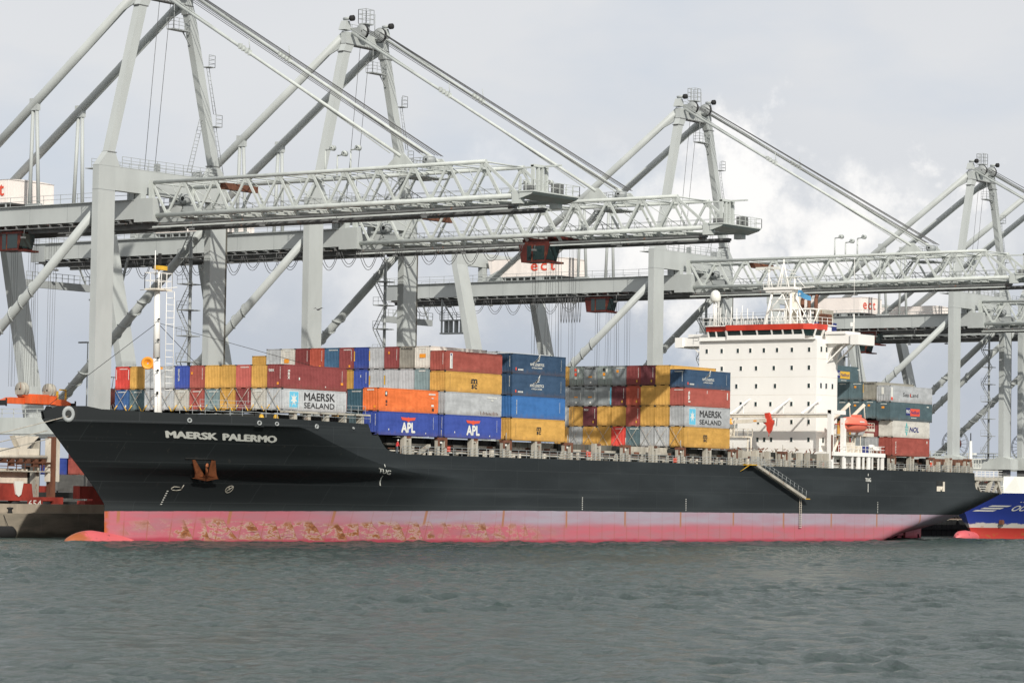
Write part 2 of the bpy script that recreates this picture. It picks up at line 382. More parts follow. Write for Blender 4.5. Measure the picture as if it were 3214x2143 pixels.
class FACE:
    """flat painting surface: origin, right axis, up axis"""
    def __init__(s, o, u, v): s.o = Vector(o); s.u = Vector(u); s.w = Vector(v); s.n = s.u.cross(s.w)
    def p(s, a, b, d=.0): return s.o+s.u*a+s.w*b+s.n*d
    def text(s, mb, txt, a, b, size, mi=0, bold=.0, width=None, d=.0, vert=False, shear=0., space=1.):
        vs, fs = text_geo(txt, size, 0, shear=shear, space=space)
        if bold > .005:
            b_ = min(bold, .06)*size
            for q, (dx, dy) in enumerate(((b_, 0), (-b_, 0), (0, b_), (0, -b_))): s.text(mb, txt, a+(dx if not vert else dy), b+(dy if not vert else dx), size, mi, 0., width, d+.003+.0015*q, vert, shear, space)
        k = 1.
        if width:
            xs = [q[0] for q in vs]; k = width/(max(xs)-min(xs))
        if vert: mb.add([s.p(a+y, b-x*k, d) for x, y in vs], fs, mi)
        else: mb.add([s.p(a+x*k, b+y, d) for x, y in vs], fs, mi)
    def rect(s, mb, a0, a1, b0, b1, mi=0, d=0.):
        mb.add([s.p(a0, b0, d), s.p(a1, b0, d), s.p(a1, b1, d), s.p(a0, b1, d)], [(0, 1, 2, 3)], mi)
    def shape(s, mb, pts, mi=0, d=0.):
        mb.add([s.p(a, b, d) for a, b in pts], [tuple(range(len(pts)))], mi)

# ------------------------------------------------------------------ water, quay, ground
def make_water():
    x0, x1, y0, y1 = -262., 200., -215., 36.; st = .46
    nx = int((x1-x0)/st); ny = int((y1-y0)/st)
    xs = np.linspace(x0, x1, nx); ys = np.linspace(y0, y1, ny)
    X, Y = np.meshgrid(xs, ys); Z = np.zeros_like(X)
    rng = np.random.RandomState(3); wd = radians(205)
    for i in range(70):
        L = 1.25*(6.5/1.25)**(rng.rand()**1.4); k = 2*pi/L; a = .024*(L/4)**.9; t = wd+rng.randn()*.75
        ph = rng.rand()*2*pi; q = k*(X*cos(t)+Y*sin(t))+ph
        q = q+.6*np.sin(.021*X+.035*Y+ph)+.5*np.sin(-.045*X+.02*Y+2*ph)
        Z += a*(1.0-2*np.abs(np.sin(q/2))+.27 if i % 3 == 0 else np.sin(q))
    gust = .75+.4*np.sin(.03*X+.055*Y)*np.sin(.021*X-.07*Y+1)
    Z *= gust; Z -= Z.mean()
    edge = np.clip(np.minimum.reduce([X-x0, x1-X, Y-y0, (y1-Y)+6])/6, 0, 1); Z *= edge
    V = np.stack([X, Y, Z], -1).reshape(-1, 3)
    idx = np.arange(nx*ny).reshape(ny, nx)
    F = np.stack([idx[:-1, :-1], idx[:-1, 1:], idx[1:, 1:], idx[1:, :-1]], -1).reshape(-1, 4)
    me = bpy.data.meshes.new('water'); me.vertices.add(len(V)); me.vertices.foreach_set('co', V.ravel())
    me.loops.add(F.size); me.loops.foreach_set('vertex_index', F.ravel()); me.polygons.add(len(F))
    me.polygons.foreach_set('loop_start', np.arange(len(F))*4); me.polygons.foreach_set('loop_total', np.full(len(F), 4))
    me.polygons.foreach_set('use_smooth', np.ones(len(F), bool)); me.update(); me.materials.append(M['water'])
    # flat outer ring so the water carries on past the waves
    o = bpy.data.objects.new('water', me); COL.objects.link(o); tag(o, kind='structure')
    b = MB(); Rr = 2500
    for a in [(-Rr, x0, -Rr, 36), (x1, Rr, -Rr, 36), (x0, x1, -Rr, y0)]:
        b.add([(a[0], a[2], 0), (a[1], a[2], 0), (a[1], a[3], 0), (a[0], a[3], 0)], [(0, 1, 2, 3)])
    tag(b.build('water', 'water', fix=False), kind='structure')
make_water()
b = MB()
b.box(-2500, 2500, 36, 36.9, -3, 3.0); b.box(-2500, 2500, 36.9, 37.5, -3, 3.1, 1)
tag(b.build('quay_wall', ['conc', 'kerb']), 'long stained concrete quay wall rising from the water behind the ship', 'quay wall')
b = MB(); b.add([(-2500, 37.5, 3.1), (2500, 37.5, 3.1), (5000, 9000, 3.1), (-5000, 9000, 3.1)], [(0, 1, 2, 3)])
tag(b.build('ground', 'apron', fix=False), kind='structure')
# crane rails let into the quay, joints and pale kerb stones
b = MB(); b.box(-400, 700, 39.85, 40.35, 3.104, 3.2); b.box(-400, 700, 74.8, 75.3, 3.104, 3.2)
tag(b.build('crane_track', 'rust'), 'pair of steel crane rails running along the quay', 'rail')
b = MB(); b.box(-60, 15.5, 37.6, 38.4, 3.104, 4.15)
tag(b.build('cable_channel_wall', 'kerb'), 'low pale concrete wall along the quay edge left of the bow', 'low wall')
for x in (-13.4, -8.6, 22, 60):
    b = MB(); b.lathe([(.0, 3.0), (.34, 3.0), (.26, 3.25), (.26, 3.45), (.42, 3.55), (.42, 3.7), (0, 3.75)], (x, 36.45, 0), n=12)
    tag(b.build('bollard', 'black', origin=(x, 36.45, 3)), 'black mooring bollard on the quay edge ' + {-13.4: 'at far left', -8.6: 'just left of the bulb', 22: 'hidden side of the bow', 60: 'behind the ship'}[x], 'bollard', 'bollards on the quay edge')
for i, x in enumerate((-20.2, -12.2)):
    b = MB(); b.lathe([(0.25, -3.0), (.62, -3.0), (.9, -2.6), (.9, 2.6), (.62, 3.0), (.25, 3.0)], (x, 35.2, .55), axis='x', n=18)
    b.tube((x-2.5, 35.3, .9), (x-2.0, 35.9, 2.8), .04); b.tube((x+2.5, 35.3, .9), (x+2.0, 35.9, 2.8), .04)
    tag(b.build('quay_fender', 'black', origin=(x, 35.2, .55)), ['black cylindrical fender on the quay wall at the left edge', 'black cylindrical fender on the quay wall nearer the red bulb'][i], 'fender', 'fenders on the quay wall')

# ------------------------------------------------------------------ the ship hull
HB = 16.25
def interp(t, pts): return float(np.interp(t, [p[0] for p in pts], [p[1] for p in pts]))
STEM = [(-2, -13.6), (.3, -13.0), (4.3, -13.1), (6.4, -15.05), (7.9, -16.7), (9.9, -19.0), (12.4, -21.75), (14.1, -23.8), (15., -24.05), (16, -24.1)]
FULL = [(-2, 56), (0, 54), (4, 49), (6.5, 44.5), (7.6, 41), (8.15, 36.5), (8.45, 31), (8.85, 25.4), (9.54, 19.9), (10.7, 14.5), (12.2, 9.24), (13.66, 4.57), (14.3, 1.0), (16, 0)]
def ztop(X):
    return interp(X, [(-24.1, 15.0), (-23.1, 15.2), (-22.2, 15.68), (-19.5, 15.75), (-18.0, 15.42), (-12, 15.2), (-4, 15.0), (2, 14.83), (16.38, 14.63), (16.5, 13.3), (18.43, 13.27), (18.6, 13.0), (18.9, 12.43), (19.9, 11.62), (21.8, 11.2), (23.7, 11.1), (175.4, 11.1), (175.6, 9.2), (176.0, 8.5), (177.5, 8.05), (187.2, 7.85)])
ZT = [(135, -2), (140, -.9), (146, .5), (151, 1.9), (157, 3.3), (165, 5.0), (172, 6.4), (182, 8.2), (187.2, 9.2)]
ZB = [(135, -3.5), (146, -2.0), (151, -1.3), (160, -.3), (170, .6), (175, 1.2), (180, 2.4), (187.2, 4.6)]
def half(X, z):
    zz = min(z, 13.9)
    xs = interp(zz, STEM); xf = interp(zz, FULL)
    h = HB
    if X < xf:
        t = max(0, (X-xs)/(xf-xs)); p = interp(zz, [(0, 1.75), (4, 1.85), (7, 2.1), (8.4, 2.15), (10, 1.7), (14, 1.22)]); e = interp(zz, [(0, 1.15), (5, 1.1), (14, 1.0)])
        t = t**e
        l_ = interp(z, [(8.0, .0), (9.2, .09), (10.5, .2)]); h = HB*((1-l_)*(1-(1-t)**p)+l_*t)
    if X > 135:
        zt = interp(X, ZT); zb = interp(X, ZB)
        if z < zt:
            u = min(1, (zt-z)/max(.5, zt-zb)); h = HB*max(0, (1-u**1.7))**.55
    return h
def hullY(X, z): return HB-half(X, z)
SHIP = empty('container_ship', (0, HB, 0), 'large black container ship with pink waterline band, moored along the quay under the cranes', 'ship')
SO = (0, HB, 0)
def hull():
    import bmesh
    x15 = lambda q: -24.05+q*84.05
    sx = [0, .0012, .003, .006, .010, .016, .024]+list(np.linspace(.034, 1, 96))+[(x+24.05)/84.05 for x in (-23.1, -22.2, -19.5, -18.0, 16.38, 16.5, 17.4, 18.43, 18.6, 18.9, 19.3, 19.9, 20.7, 21.8, 23.0, 23.7)]
    sx += [(x+24.05)/84.05 for x in np.linspace(15.5, 25, 46)]; sx = sorted(sx); sx = [q for i, q in enumerate(sx) if i == 0 or q-sx[i-1] > .0006]
    xa = list(np.linspace(60.8, 175.38, 50))+[175.5, 175.7, 176, 176.6, 177.5]+list(np.linspace(179, 187.2, 7))
    n1, n2 = 34, 16; nv = n1+n2+1; cols = []; zcs = []
    for q in sx:
        g_ = lambda z: interp(z, STEM)+q*(60-interp(z, STEM)); zt = 15.9
        while zt > ztop(g_(zt)): zt -= .01
        zc = zt
        while zc > 7.9 and g_(zc) > interp(zc, FULL): zc -= .01
        zc = min(zc, 13.9, zt-.25) if zc > 7.95 else 7.9
        zz = [-1.5+(zc+1.5)*v for v in np.linspace(0, 1, n1+1)]+[zc+(zt-zc)*v for v in np.linspace(0, 1, n2+1)[1:]]
        cols.append([(g_(z), z) for z in zz]); zcs.append(zc)
    for X in xa:
        zt = ztop(X); zc = min(7.9, zt-.3); zz = [-1.5+(zc+1.5)*v for v in np.linspace(0, 1, n1+1)]+[zc+(zt-zc)*v for v in np.linspace(0, 1, n2+1)[1:]]
        cols.append([(X, z) for z in zz]); zcs.append(zc)
    n = len(cols); vs = []
    for sg in (1, -1):
        for c in cols:
            for X, z in c: vs.append((X, HB-sg*half(X, z), z))
    fs = []
    for k in (0, 1):
        o = k*n*nv
        for i in range(n-1):
            for j in range(nv-1):
                a = o+i*nv+j; f = (a, a+nv, a+nv+1, a+1); fs.append(f if k == 0 else f[::-1])
    e = (n-1)*nv
    for j in range(nv-1): fs.append((e+j, e+n*nv+j, e+n*nv+j+1, e+j+1))
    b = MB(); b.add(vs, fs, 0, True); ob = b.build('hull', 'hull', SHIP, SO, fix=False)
    bm = bmesh.new(); bm.from_mesh(ob.data); bm.verts.ensure_lookup_table()
    for k in (0, 1):
        for i in range(n-1):
            if zcs[i] > 8.75:
                ed = bm.edges.get((bm.verts[k*n*nv+i*nv+n1], bm.verts[k*n*nv+(i+1)*nv+n1]))
                if ed: ed.smooth = False
    bmesh.ops.remove_doubles(bm, verts=[v for v in bm.verts if abs(v.co.y) < .02], dist=.0015)
    bm.to_mesh(ob.data); bm.free()
hull()
# bulb just breaking the surface
b = MB(); prof = []; nst = 16; ring = 18; vs = []; fs = []
for i in range(nst):
    t = i/(nst-1); X = -19.9+t*11.5; r = 1.75*sqrt(max(0, 1-(1-min(1, t*2.6))**2)); zc = -.62+.02*t; rz = (1.9 if t < .4 else 1.9-1.3*(t-.4))*sqrt(max(0, 1-(1-min(1, t*2.3))**2))
    for j in range(ring):
        a = 2*pi*j/ring; vs.append((X, HB+r*cos(a)*.8, zc+rz*sin(a)))
for i in range(nst-1):
    for j in range(ring): fs.append((i*ring+j, i*ring+(j+1) % ring, (i+1)*ring+(j+1) % ring, (i+1)*ring+j))
b.add(vs, fs, 0, True)
kb = MT('bulb_rust_and_pink'); oo = kb.xyz(); nb = kb.noise((.9, .9, 1.2), 8, .7)
cb = kb.mix(kb.ramp(kb.math('ADD', kb.math('MULTIPLY', nb, 5), oo[0]), -13.6, -15.4), (.60, .12, .13, 1), (.34, .10, .035, 1))
cb = kb.mix(kb.ramp(kb.noise(1.6, 6, .7), .60, .66), cb, (.06, .035, .03, 1)); cb = kb.mix(kb.ramp(kb.noise(2.3, 6, .8), .68, .72), cb, (.5, .42, .34, 1))
kb.put(kb.b.inputs['Base Color'], cb); kb.b.inputs['Roughness'].default_value = .45
M['bulb'] = kb.m
b.build('bulb', 'bulb', SHIP, SO)
# rudder
b = MB(); b.prism([(180.8, HB-.35, -2), (185.8, HB-.2, -2), (185.4, HB-.2, 2.5), (181.4, HB-.35, 2.9)], (0, .7, 0)); b.build('rudder', 'hull', SHIP, SO)
# decks, inner bulwark and side rails
b = MB()
def deck(z, xs, mi=0, inset=.25):
    L = [(x, hullY(x, z-.02)+inset, z) for x in xs]; R = [(x, 2*HB-hullY(x, z-.02)-inset, z) for x in xs]
    n = len(xs); b.add(L+R, [(i, i+1, n+i+1, n+i) for i in range(n-1)], mi)
deck(13.7, [-23.3, -21, -18, -14, -10, -6, -2, 2, 6, 10, 14, 18.4]); deck(11.02, [18.5, 60, 120, 175.3]); deck(7.8, [175.3, 180, 187])
b.box(175.2, 175.4, .3, 32.2, 7.8, 11.0); b.box(18.3, 18.5, .3, 32.2, 11, 13.7)
b.build('deck', 'greyd', SHIP, SO)

def on_hull(vs, fs, X0, z0, mb, mi=0, slope=0., off=.05, flip=False, shear=0.):
    """lay flat lettering onto the curved side; slope keeps the line parallel to the sheer"""
    out = []
    for x, y in vs:
        X = X0+x; z = z0+y+slope*x; out.append((X, hullY(X, z)-off, z))
    mb.add(out, fs, mi)
def hull_text(txt, X0, z0, size, width, mat, name='name_lettering', bold=.03, shear=0., label=None):
    vs, fs = text_geo(txt, size, bold, cut=2, shear=shear); xs = [q[0] for q in vs]; k = width/(max(xs)-min(xs)); c = (max(xs)+min(xs))/2
    m = MB(); on_hull([((x-c)*k, y) for x, y in vs], fs, X0, z0, m); o = m.build(name, mat, SHIP, SO, fix=False)
    if label: o['label'] = label
    return o
def name_word(txt, Xc, w, z):
    vs, fs = text_geo(txt, .74, 0, cut=2); xs = [q[0] for q in vs]; k = w/(max(xs)-min(xs)); c = (max(xs)+min(xs))/2; m = MB()
    for q, (dx, dy) in enumerate(((0, 0), (.10, 0), (-.10, 0), (0, .045), (0, -.045), (.05, .02), (-.05, -.02), (.05, -.03), (-.05, .03))):
        on_hull([((x-c)*k-.73*y+dx, y+dy) for x, y in vs], fs, Xc, z, m, slope=-.024, off=.06+.003*q)
    return m
m1 = name_word('MAERSK', -7.76, 5.45, 12.25); m2 = name_word('PALERMO', -1.2, 6.2, 12.09)
m1.add(m2.v, m2.f); m1.build('name_lettering', 'letterw', SHIP, SO, fix=False)
def tug(Xc, z, s, sh=0., sl=0., w=1.85):
    m = MB(); vs, fs = text_geo('TUG', .62*s, 0, cut=2); xs = [q[0] for q in vs]; k = w*s/(max(xs)-min(xs))
    T_ = lambda x, y: on(Xc+x+sh*y, z+y+sl*x, .06)
    for q, dx in enumerate((0, .05, -.05)): m.add([on(Xc+x*k+dx+sh*y, z+y+sl*(x*k), .06+.003*q) for x, y in vs], fs)
    for a, b_ in ((.95*s, 1.35*s), (-1.75*s, -.32*s)):
        for t in range(6):
            y0, y1 = a+(b_-a)*t/6, a+(b_-a)*(t+1)/6; m.add([T_(-.09, y0), T_(.09, y0), T_(.09, y1), T_(-.09, y1)], [(0, 1, 2, 3)])
    m.build('tug_mark', 'letterw', SHIP, SO, fix=False)
def on(X, z, off=.05): return (X, hullY(X, z)-off, z)
tug(20.3, 8.6, .85, -.75, -.12, 2.7); tug(140.1, 9.2, .92)
# small hull symbols and draught marks
m = MB()
def on(X, z, off=.05): return (X, hullY(X, z)-off, z)
for i in range(20):
    a, c = 2*pi*i/20, 2*pi*(i+1)/20
    m.poly([on(1.1+.42*cos(a), 6.35+.42*sin(a)), on(1.1+.42*cos(c), 6.35+.42*sin(c))], .045, 4)
m.poly([on(.82, 6.05), on(1.38, 6.65)], .045, 4); m.poly([on(.82, 6.65), on(1.38, 6.05)], .045, 4)
m.poly([on(-4.7, 6.75), on(-4.7, 6.2), on(-5.2, 6.1), on(-5.75, 6.15), on(-5.95, 6.35), on(-5.7, 6.55), on(-5.0, 6.5)], .05, 4)
m.build('hull_symbol', 'beige', SHIP, SO)
m = MB()
for X in (-6.2, 62.5, 88.2, 143.2):
    for i in range(7): m.add([on(X-.1, 4.4+i*.26), on(X+.1, 4.4+i*.26), on(X+.1, 4.5+i*.26), on(X-.1, 4.5+i*.26)], [(0, 1, 2, 3)])
m.build('draught_marks', 'letterw', SHIP, SO, fix=False)
# anchor in its pocket
m = MB()
def sur(X, z, d): return Vector((X, hullY(X, z)-d, z))
def AN(u, z, d): return sur(-5.45+(9.8-z)*1.04+u, z, d+(.45 if d > .05 else .12))
pk = [AN(-1.6, 9.9, .03), AN(1.6, 9.9, .03), AN(1.3, 7.6, .03), AN(-1.3, 7.6, .03)]
m.add(pk, [(0, 1, 2, 3)]); m.poly([pk[0], pk[1]], .05, 5); m.build('anchor_pocket', 'dark', SHIP, SO)
m = MB(); m.tube(AN(0, 9.1, .2), AN(0, 7.7, .35), .14, 8)
m.prism([AN(-1.25, 9.7, .2), AN(-.95, 9.75, .2), AN(-.25, 8.0, .35), AN(-.1, 7.5, .4), AN(-1.35, 7.55, .4), AN(-1.2, 8.1, .35)], (0, .16, 0))
m.prism([AN(1.25, 9.7, .2), AN(.95, 9.75, .2), AN(.25, 8.0, .35), AN(.1, 7.5, .4), AN(1.35, 7.55, .4), AN(1.2, 8.1, .35)], (0, .16, 0))
m.prism([AN(-1.5, 7.6, .4), AN(0, 8.0, .5), AN(1.5, 7.6, .4), AN(0, 7.3, .3)], (0, .3, 0)); m.lathe([(.1, -.1), (.3, 0), (.1, .1)], tuple(AN(0, 9.1, .25)), 'y', 12)
m.build('anchor', 'rusta', SHIP, SO)
# fairleads in the bulwark
for i, (X, z, rr, kd) in enumerate(((-21.2, 14.75, .75, 0), (-9.2, 14.35, .3, 1), (-1.7, 14.25, .3, 1), (.3, 14.2, .26, 0), (6.2, 14.05, .3, 1), (13.2, 14.05, .14, 1))):
    m = MB(); c = sur(X, z, .0); t = (sur(X+.4, z, 0)-sur(X-.4, z, 0)).normalized(); nn = t.cross(Vector((0, 0, 1)));
    if nn.y > 0: nn = -nn
    def rg(R, d, n=18): return [c+t*(R*cos(2*pi*j/n))+Vector((0, 0, R*sin(2*pi*j/n)*(1.25 if kd == 0 and rr > .5 else 1)))+nn*d for j in range(n)]
    A, B, C_ = rg(rr, .04), rg(rr*.86, .22), rg(rr*.5, .06)
    n = 18; m.add(A+B+C_, [(j, (j+1) % n, n+(j+1) % n, n+j) for j in range(n)]+[(n+j, n+(j+1) % n, 2*n+(j+1) % n, 2*n+j) for j in range(n)], 0, True)
    m.add(C_, [tuple(range(n))], 1)
    if kd: m.add([c+t*a+Vector((0, 0, e))+nn*.03 for a, e in ((-.6, -.45), (.6, -.45), (.6, .45), (-.6, .45))], [(0, 1, 2, 3)], 2)
    m.build('fairlead', ['cranem', 'dark', 'hull'], SHIP, SO)
# aft mooring port
m = MB(); m.add([(162.3, -.03, 7.95), (164.9, -.03, 7.95), (164.9, -.03, 9.65), (162.3, -.03, 9.65)], [(0, 1, 2, 3)]); m.add([(162.4, -.05, 7.95), (164.8, -.05, 7.95), (164.8, -.05, 8.75), (162.4, -.05, 8.75)], [(0, 1, 2, 3)], 1)
m.box(164.5, 165.0, -.12, -.02, 7.95, 9.5, 1); m.lathe([(.1, -.1), (.4, 0), (.1, .1)], (163.9, -.1, 8.3), 'y', 14, 1)
m.build('mooring_port', ['dark', 'whiter'], SHIP, SO)

# hatch coamings, covers and the side pillars that carry the deck containers
m = MB(); m.box(18.6, 46, 3.0, 29.5, 11.03, 12.5, 1); m.box(46, 174.8, 3.0, 29.5, 11.03, 12.5); m.build('hatch_coaming', ['coam', 'dark'], SHIP, SO)  # forward coaming dark: shade under the containers put into its colour
for i in range(10):
    x0 = 18.4+14*i if i else 18.7
    if 129 < x0+7 < 147: continue
    m = MB(); m.box(x0+.8, x0+13.2, 2.4, 30.1, 12.5, 13.25)
    for j in range(5): m.box(x0+1.2+j*2.7, x0+1.35+j*2.7, 2.28, 2.4, 12.5, 13.25)
    m.build('hatch_cover', 'dark' if i in (0, 1) else ('coam' if i % 2 else 'beige'), SHIP, SO)  # first two covers carry the shade under the containers in their colour
arch = [31.4+13.95*k for k in range(7)]+[148.2, 160.9, 173.6]
for k, X in enumerate(arch):
    m = MB(); zt = 13.35
    for dx in (-.95, .5): m.box(X+dx, X+dx+.45, .12, .62, 11.03, zt-.35)
    m.box(X-1.0, X+1.0, .08, .68, zt-.35, zt, 1); m.box(X-.95, X-.55, .075, .11, zt-1.1, zt-.35, 1); m.box(X+.55, X+.98, .075, .11, zt-1.3, zt-.35, 1)
    m.box(X-.22, X+.22, .3, .6, zt-.75, zt-.5, 2); m.tube((X+.25, .5, zt), (X+.25, .5, zt+1.0), .05); m.box(X-.5, X+.6, 1.5, 2.2, 11.03, 13.2, 3)
    m.build('lashing_pillar', ['beige', 'rust', 'letterw', 'dark'], SHIP, SO)
mids = [24.3+14.0*k for k in range(7)]+[154.4, 167.2]
for X in mids:
    m = MB(); zt = 13.38
    m.box(X-.75, X-.28, .1, .75, 11.03, zt); m.box(X+.22, X+.68, .1, .75, 11.03, zt); m.box(X-.28, X+.22, .16, .7, 12.85, zt); m.box(X-.28, X+.22, .45, .6, 11.03, 12.85, 1)
    m.box(X-.3, X+.6, .09, .1, zt-.3, zt, 2)
    m.build('lashing_pillar', ['beige', 'greyd', 'rust'], SHIP, SO)
m = MB(); xs = [22.5]+arch; m.rail([(23.2, .1, 11.05), (129, .1, 11.05)], 1.05, .035, 1.75, 3); m.rail([(146.5, .1, 11.05), (175, .1, 11.05)], 1.05, .035, 1.75, 3)
m.build('deck_railing', 'cranem', SHIP, SO)
rnd = random.Random(5)
for i in range(92):
    X = 25+i*1.62
    if 128 < X < 147: continue
    m = MB(); w = rnd.uniform(.25, .6); h = rnd.uniform(.4, 1.05); y = rnd.uniform(.5, 1.6)
    if i % 4 == 0: m.prism([(X, .4, 11.03), (X+1.0, .4, 11.03), (X+1.0, .4, 12.15), (X+.7, .4, 12.15)], (0, .1, 0), 1); m.build('bulwark_stay', ['whiter', 'beige', 'coam'], SHIP, SO); continue
    m.box(X, X+w, y, y+.3, 11.03, 11.03+h, rnd.choice((0, 0, 0, 1, 2))); m.build('deck_ventilator', ['whiter', 'beige', 'coam'], SHIP, SO)
m = MB(); m.beam((22, 1.9, 12.35), (174, 1.9, 12.35), .5, .28, 0)
for i in range(34): m.beam((30+i*4.3, 1.65, 12.3), (31.3+i*4.3, 1.65, 12.3), .1, .34, 1)
m.tube((22, 1.2, 11.5), (174, 1.2, 11.5), .09, 6, 0); m.tube((22, 1.45, 11.8), (174, 1.45, 11.8), .06, 6, 1)
m.beam((26.9, .7, 11.1), (29.4, .7, 12.3), .5, .35, 0); m.beam((26.5, .8, 11.1), (28.8, .8, 12.0), .3, .15, 2)
m.build('side_passage_girder', ['beige', 'rust', 'dark'], SHIP, SO)
for X, z in ((32.8, 11.6), (64.3, 11.6), (85.9, 11.2), (161, 11.9), (126.4, 11.3)):
    m = MB(); m.box(X, X+.6, .35, .7, z, z+.65); m.build('fire_box', 'letterr', SHIP, SO)
# rusted lashing gear and pipes on the empty hatches ahead of the bridge
for i in range(44):
    X = rnd.uniform(102, 129); z = 13.3+rnd.uniform(0, .45); y = rnd.uniform(1.2, 4); m = MB()
    m.tube((X, y, z), (X+rnd.uniform(-.8, .8), y+rnd.uniform(-.3, .3), z+rnd.uniform(-.5, .5)), rnd.uniform(.05, .12), 5, rnd.choice((0, 0, 1))); m.build('lashing_turnbuckle', ['rust', 'beige'], SHIP, SO)
for X in (103.6, 107.4, 111, 114.3, 117.2, 120.2, 122.6, 126.3, 128.1):
    m = MB(); m.box(X, X+rnd.uniform(.25, .6), .25, 1.1, 11.03, 13.3); m.build('deck_post', ['beige'], SHIP, SO)
# step and catwalk region under the raised forward containers
m = MB()
for X in (2.8, 5.2, 8.7, 12.0, 15.4):
    y = hullY(X, 13.9)+.5; m.box(X, X+.55, y, y+.8, 13.7, 15.8)
    m.box(X-1.2, X+1.6, y-.2, y+1.2, 15.6, 15.8)
m.box(2.8, 17.6, 4.2, 28, 13.72, 15.5, 1)
m.build('container_support', ['beige', 'dark'], SHIP, SO)
m = MB(); pts = [(X, hullY(X, 13.9)+.35, 15.05 if X < 2 else 14.8) for X in (-10, -6, -2, 2, 6, 10, 14, 17)]
m.rail(pts, 1.0, .035, 1.6, 2)
m.rail([(2.2, 1.6, 15.8), (5.4, 1.3, 15.8)], 1, .03, 1.2); m.rail([(11, .8, 15.8), (16.2, .5, 15.8)], 1, .03, 1.2); m.rail([(-9.6, 4.6, 15.8), (1, 2.6, 15.8)], 1, .03, 1.4)
m.build('forecastle_railing', 'cranem', SHIP, SO)
m = MB()
for X in (-.6, 1.1): m.lathe([(0, 13.7), (.35, 13.7), (.35, 14.9), (.2, 15.3), (0, 15.35)], (X, hullY(X, 13.9)+1.2, 0), n=12)
m.build('mushroom_vent', 'yellow', SHIP, SO)

# foremast
FX, FY = -4.0, HB
m = MB(); m.tube((FX, FY, 13.7), (FX-.6, FY, 22), .50, 12, r1=.42); m.tube((FX-.6, FY, 22), (FX-.75, FY, 30.2), .42, 12, r1=.34)
m.tube((FX-.75, FY-.2, 13.7), (FX-.8, FY-.2, 20), .2, 8); m.build('foremast', 'white', SHIP, SO)
m = MB(); a = Vector((FX+.1, FY-.9, 18.2)); c = Vector((FX+.05, FY-.9, 30.1))
m.tube(a+Vector((-.1, 0, 0)), c+Vector((-.1, 0, 0)), .05, 4); m.tube(a+Vector((.75, -.5, 0)), c+Vector((.75, -.5, 0)), .05, 4)
for i in range(16):
    if i in (8, 9): continue
    t = i/15; q = a.lerp(c, t); m.tube(q+Vector((-.1, 0, 0)), q+Vector((.75, -.5, 0)), .05, 4)
m.build('mast_ladder', 'white', SHIP, SO)
m = MB(); m.box(FX-2.0, FX+.9, FY-.9, FY+.9, 30.2, 30.4, 1); m.rail([(FX-2, FY-.9, 30.4), (FX+.9, FY-.9, 30.4), (FX+.9, FY+.9, 30.4), (FX-2, FY+.9, 30.4), (FX-2, FY-.9, 30.4)], 1.9, .05, 1.0, 2)
m.tube((FX-.5, FY+3, 30.35), (FX-.5, FY-3, 30.5), .05, 5); m.tube((FX-.5, FY, 30.4), (FX-.5, FY, 33), .12, 6); m.tube((FX-1.2, FY, 32), (FX-1.2, FY, 35), .06, 5)
m.box(FX-1.1, FX+.6, FY-.35, FY+.35, 32.7, 33.2, 2); m.box(FX-.55, FX-.25, FY-.15, FY+.15, 33.4, 34.7, 3); m.box(FX-1.7, FX-1.5, FY-.1, FY+.1, 32.8, 33.3, 3)
m.build('mast_platform', ['white', 'whiter', 'yellow', 'black'], SHIP, SO)
m = MB(); m.lathe([(.12, -1.2), (.16, -.5), (.35, -.15), (.78, 0.0), (.62, .02), (.1, -.45)], (FX-1.7, FY+1.0, 21.2), 'x', 20); m2 = Matrix.Rotation(radians(-140), 4, 'Z')
hv = [Vector(v)-Vector((FX-1.7, FY+1.0, 21.2)) for v in m.v]; m.v = [tuple(Vector((FX-1.2, FY+.9, 21.4))+m2.to_3x3() @ h) for h in hv]
m.box(FX-.8, FX+.2, FY-.3, FY+.5, 20.7, 20.95); m.build('foghorn', 'lettero', SHIP, SO)
m = MB()
for p in ((-23.0, FY, 15.6), (15, FY-10, 21.4), (15, FY+10, 21.4)): m.tube((FX-.6, FY, 26.3), p, .035, 4)
for q in (17.6, 20.4, 21.9, 24.1, 26.6): m.box(FX-1.15, FX-.95, FY-.75, FY-.55, q, q+rnd.uniform(.15, .4)); m.box(FX-1.4, FX-.9, FY-.6, FY-.5, q, q+.06)
m.build('mast_rigging', 'dark', SHIP, SO)

# ------------------------------------------------------------------ accommodation block
F0, YA, YB, XB = 133.4, 5.46, 27.04, 139.8
def part(mb, name, mats, parent=SHIP): return mb.build(name, mats, parent, SO)
m = MB(); m.box(F0, XB, YA, YB, 11.03, 31.2)
m.box(XB, XB+2.6, YA+5.2, YB-5.2, 11.03, 31.1)
part(m, 'accommodation_block', 'white')
wall_win = [(29.5, (25.6, 22.8, 19.8, 17.5, 15.0, 12.6, 9.9, 6.8)), (26.7, (22.75, 19.2, 16.4, 13.15, 9.9, 6.8)), (23.9, (20.0, 16.35, 12.9, 6.8)), (21.08, (19.15, 16.4, 13.7, 9.9, 6.8)), (18.28, (15.9, 13.1, 9.85, 6.75)), (15.53, (16, 14.75, 13.5, 9.85, 6.75))]
for z, ys in wall_win:
    for y in ys:
        m = MB(); w = .21; h = .34
        m.box(F0-.05, F0-.004, y-w-.05, y+w+.05, z-h-.05, z+h+.05, 0); m.box(F0-.056, F0-.051, y-w, y+w, z-h, z+h, 1)
        m.build('window', ['white', 'glass'], SHIP, SO)
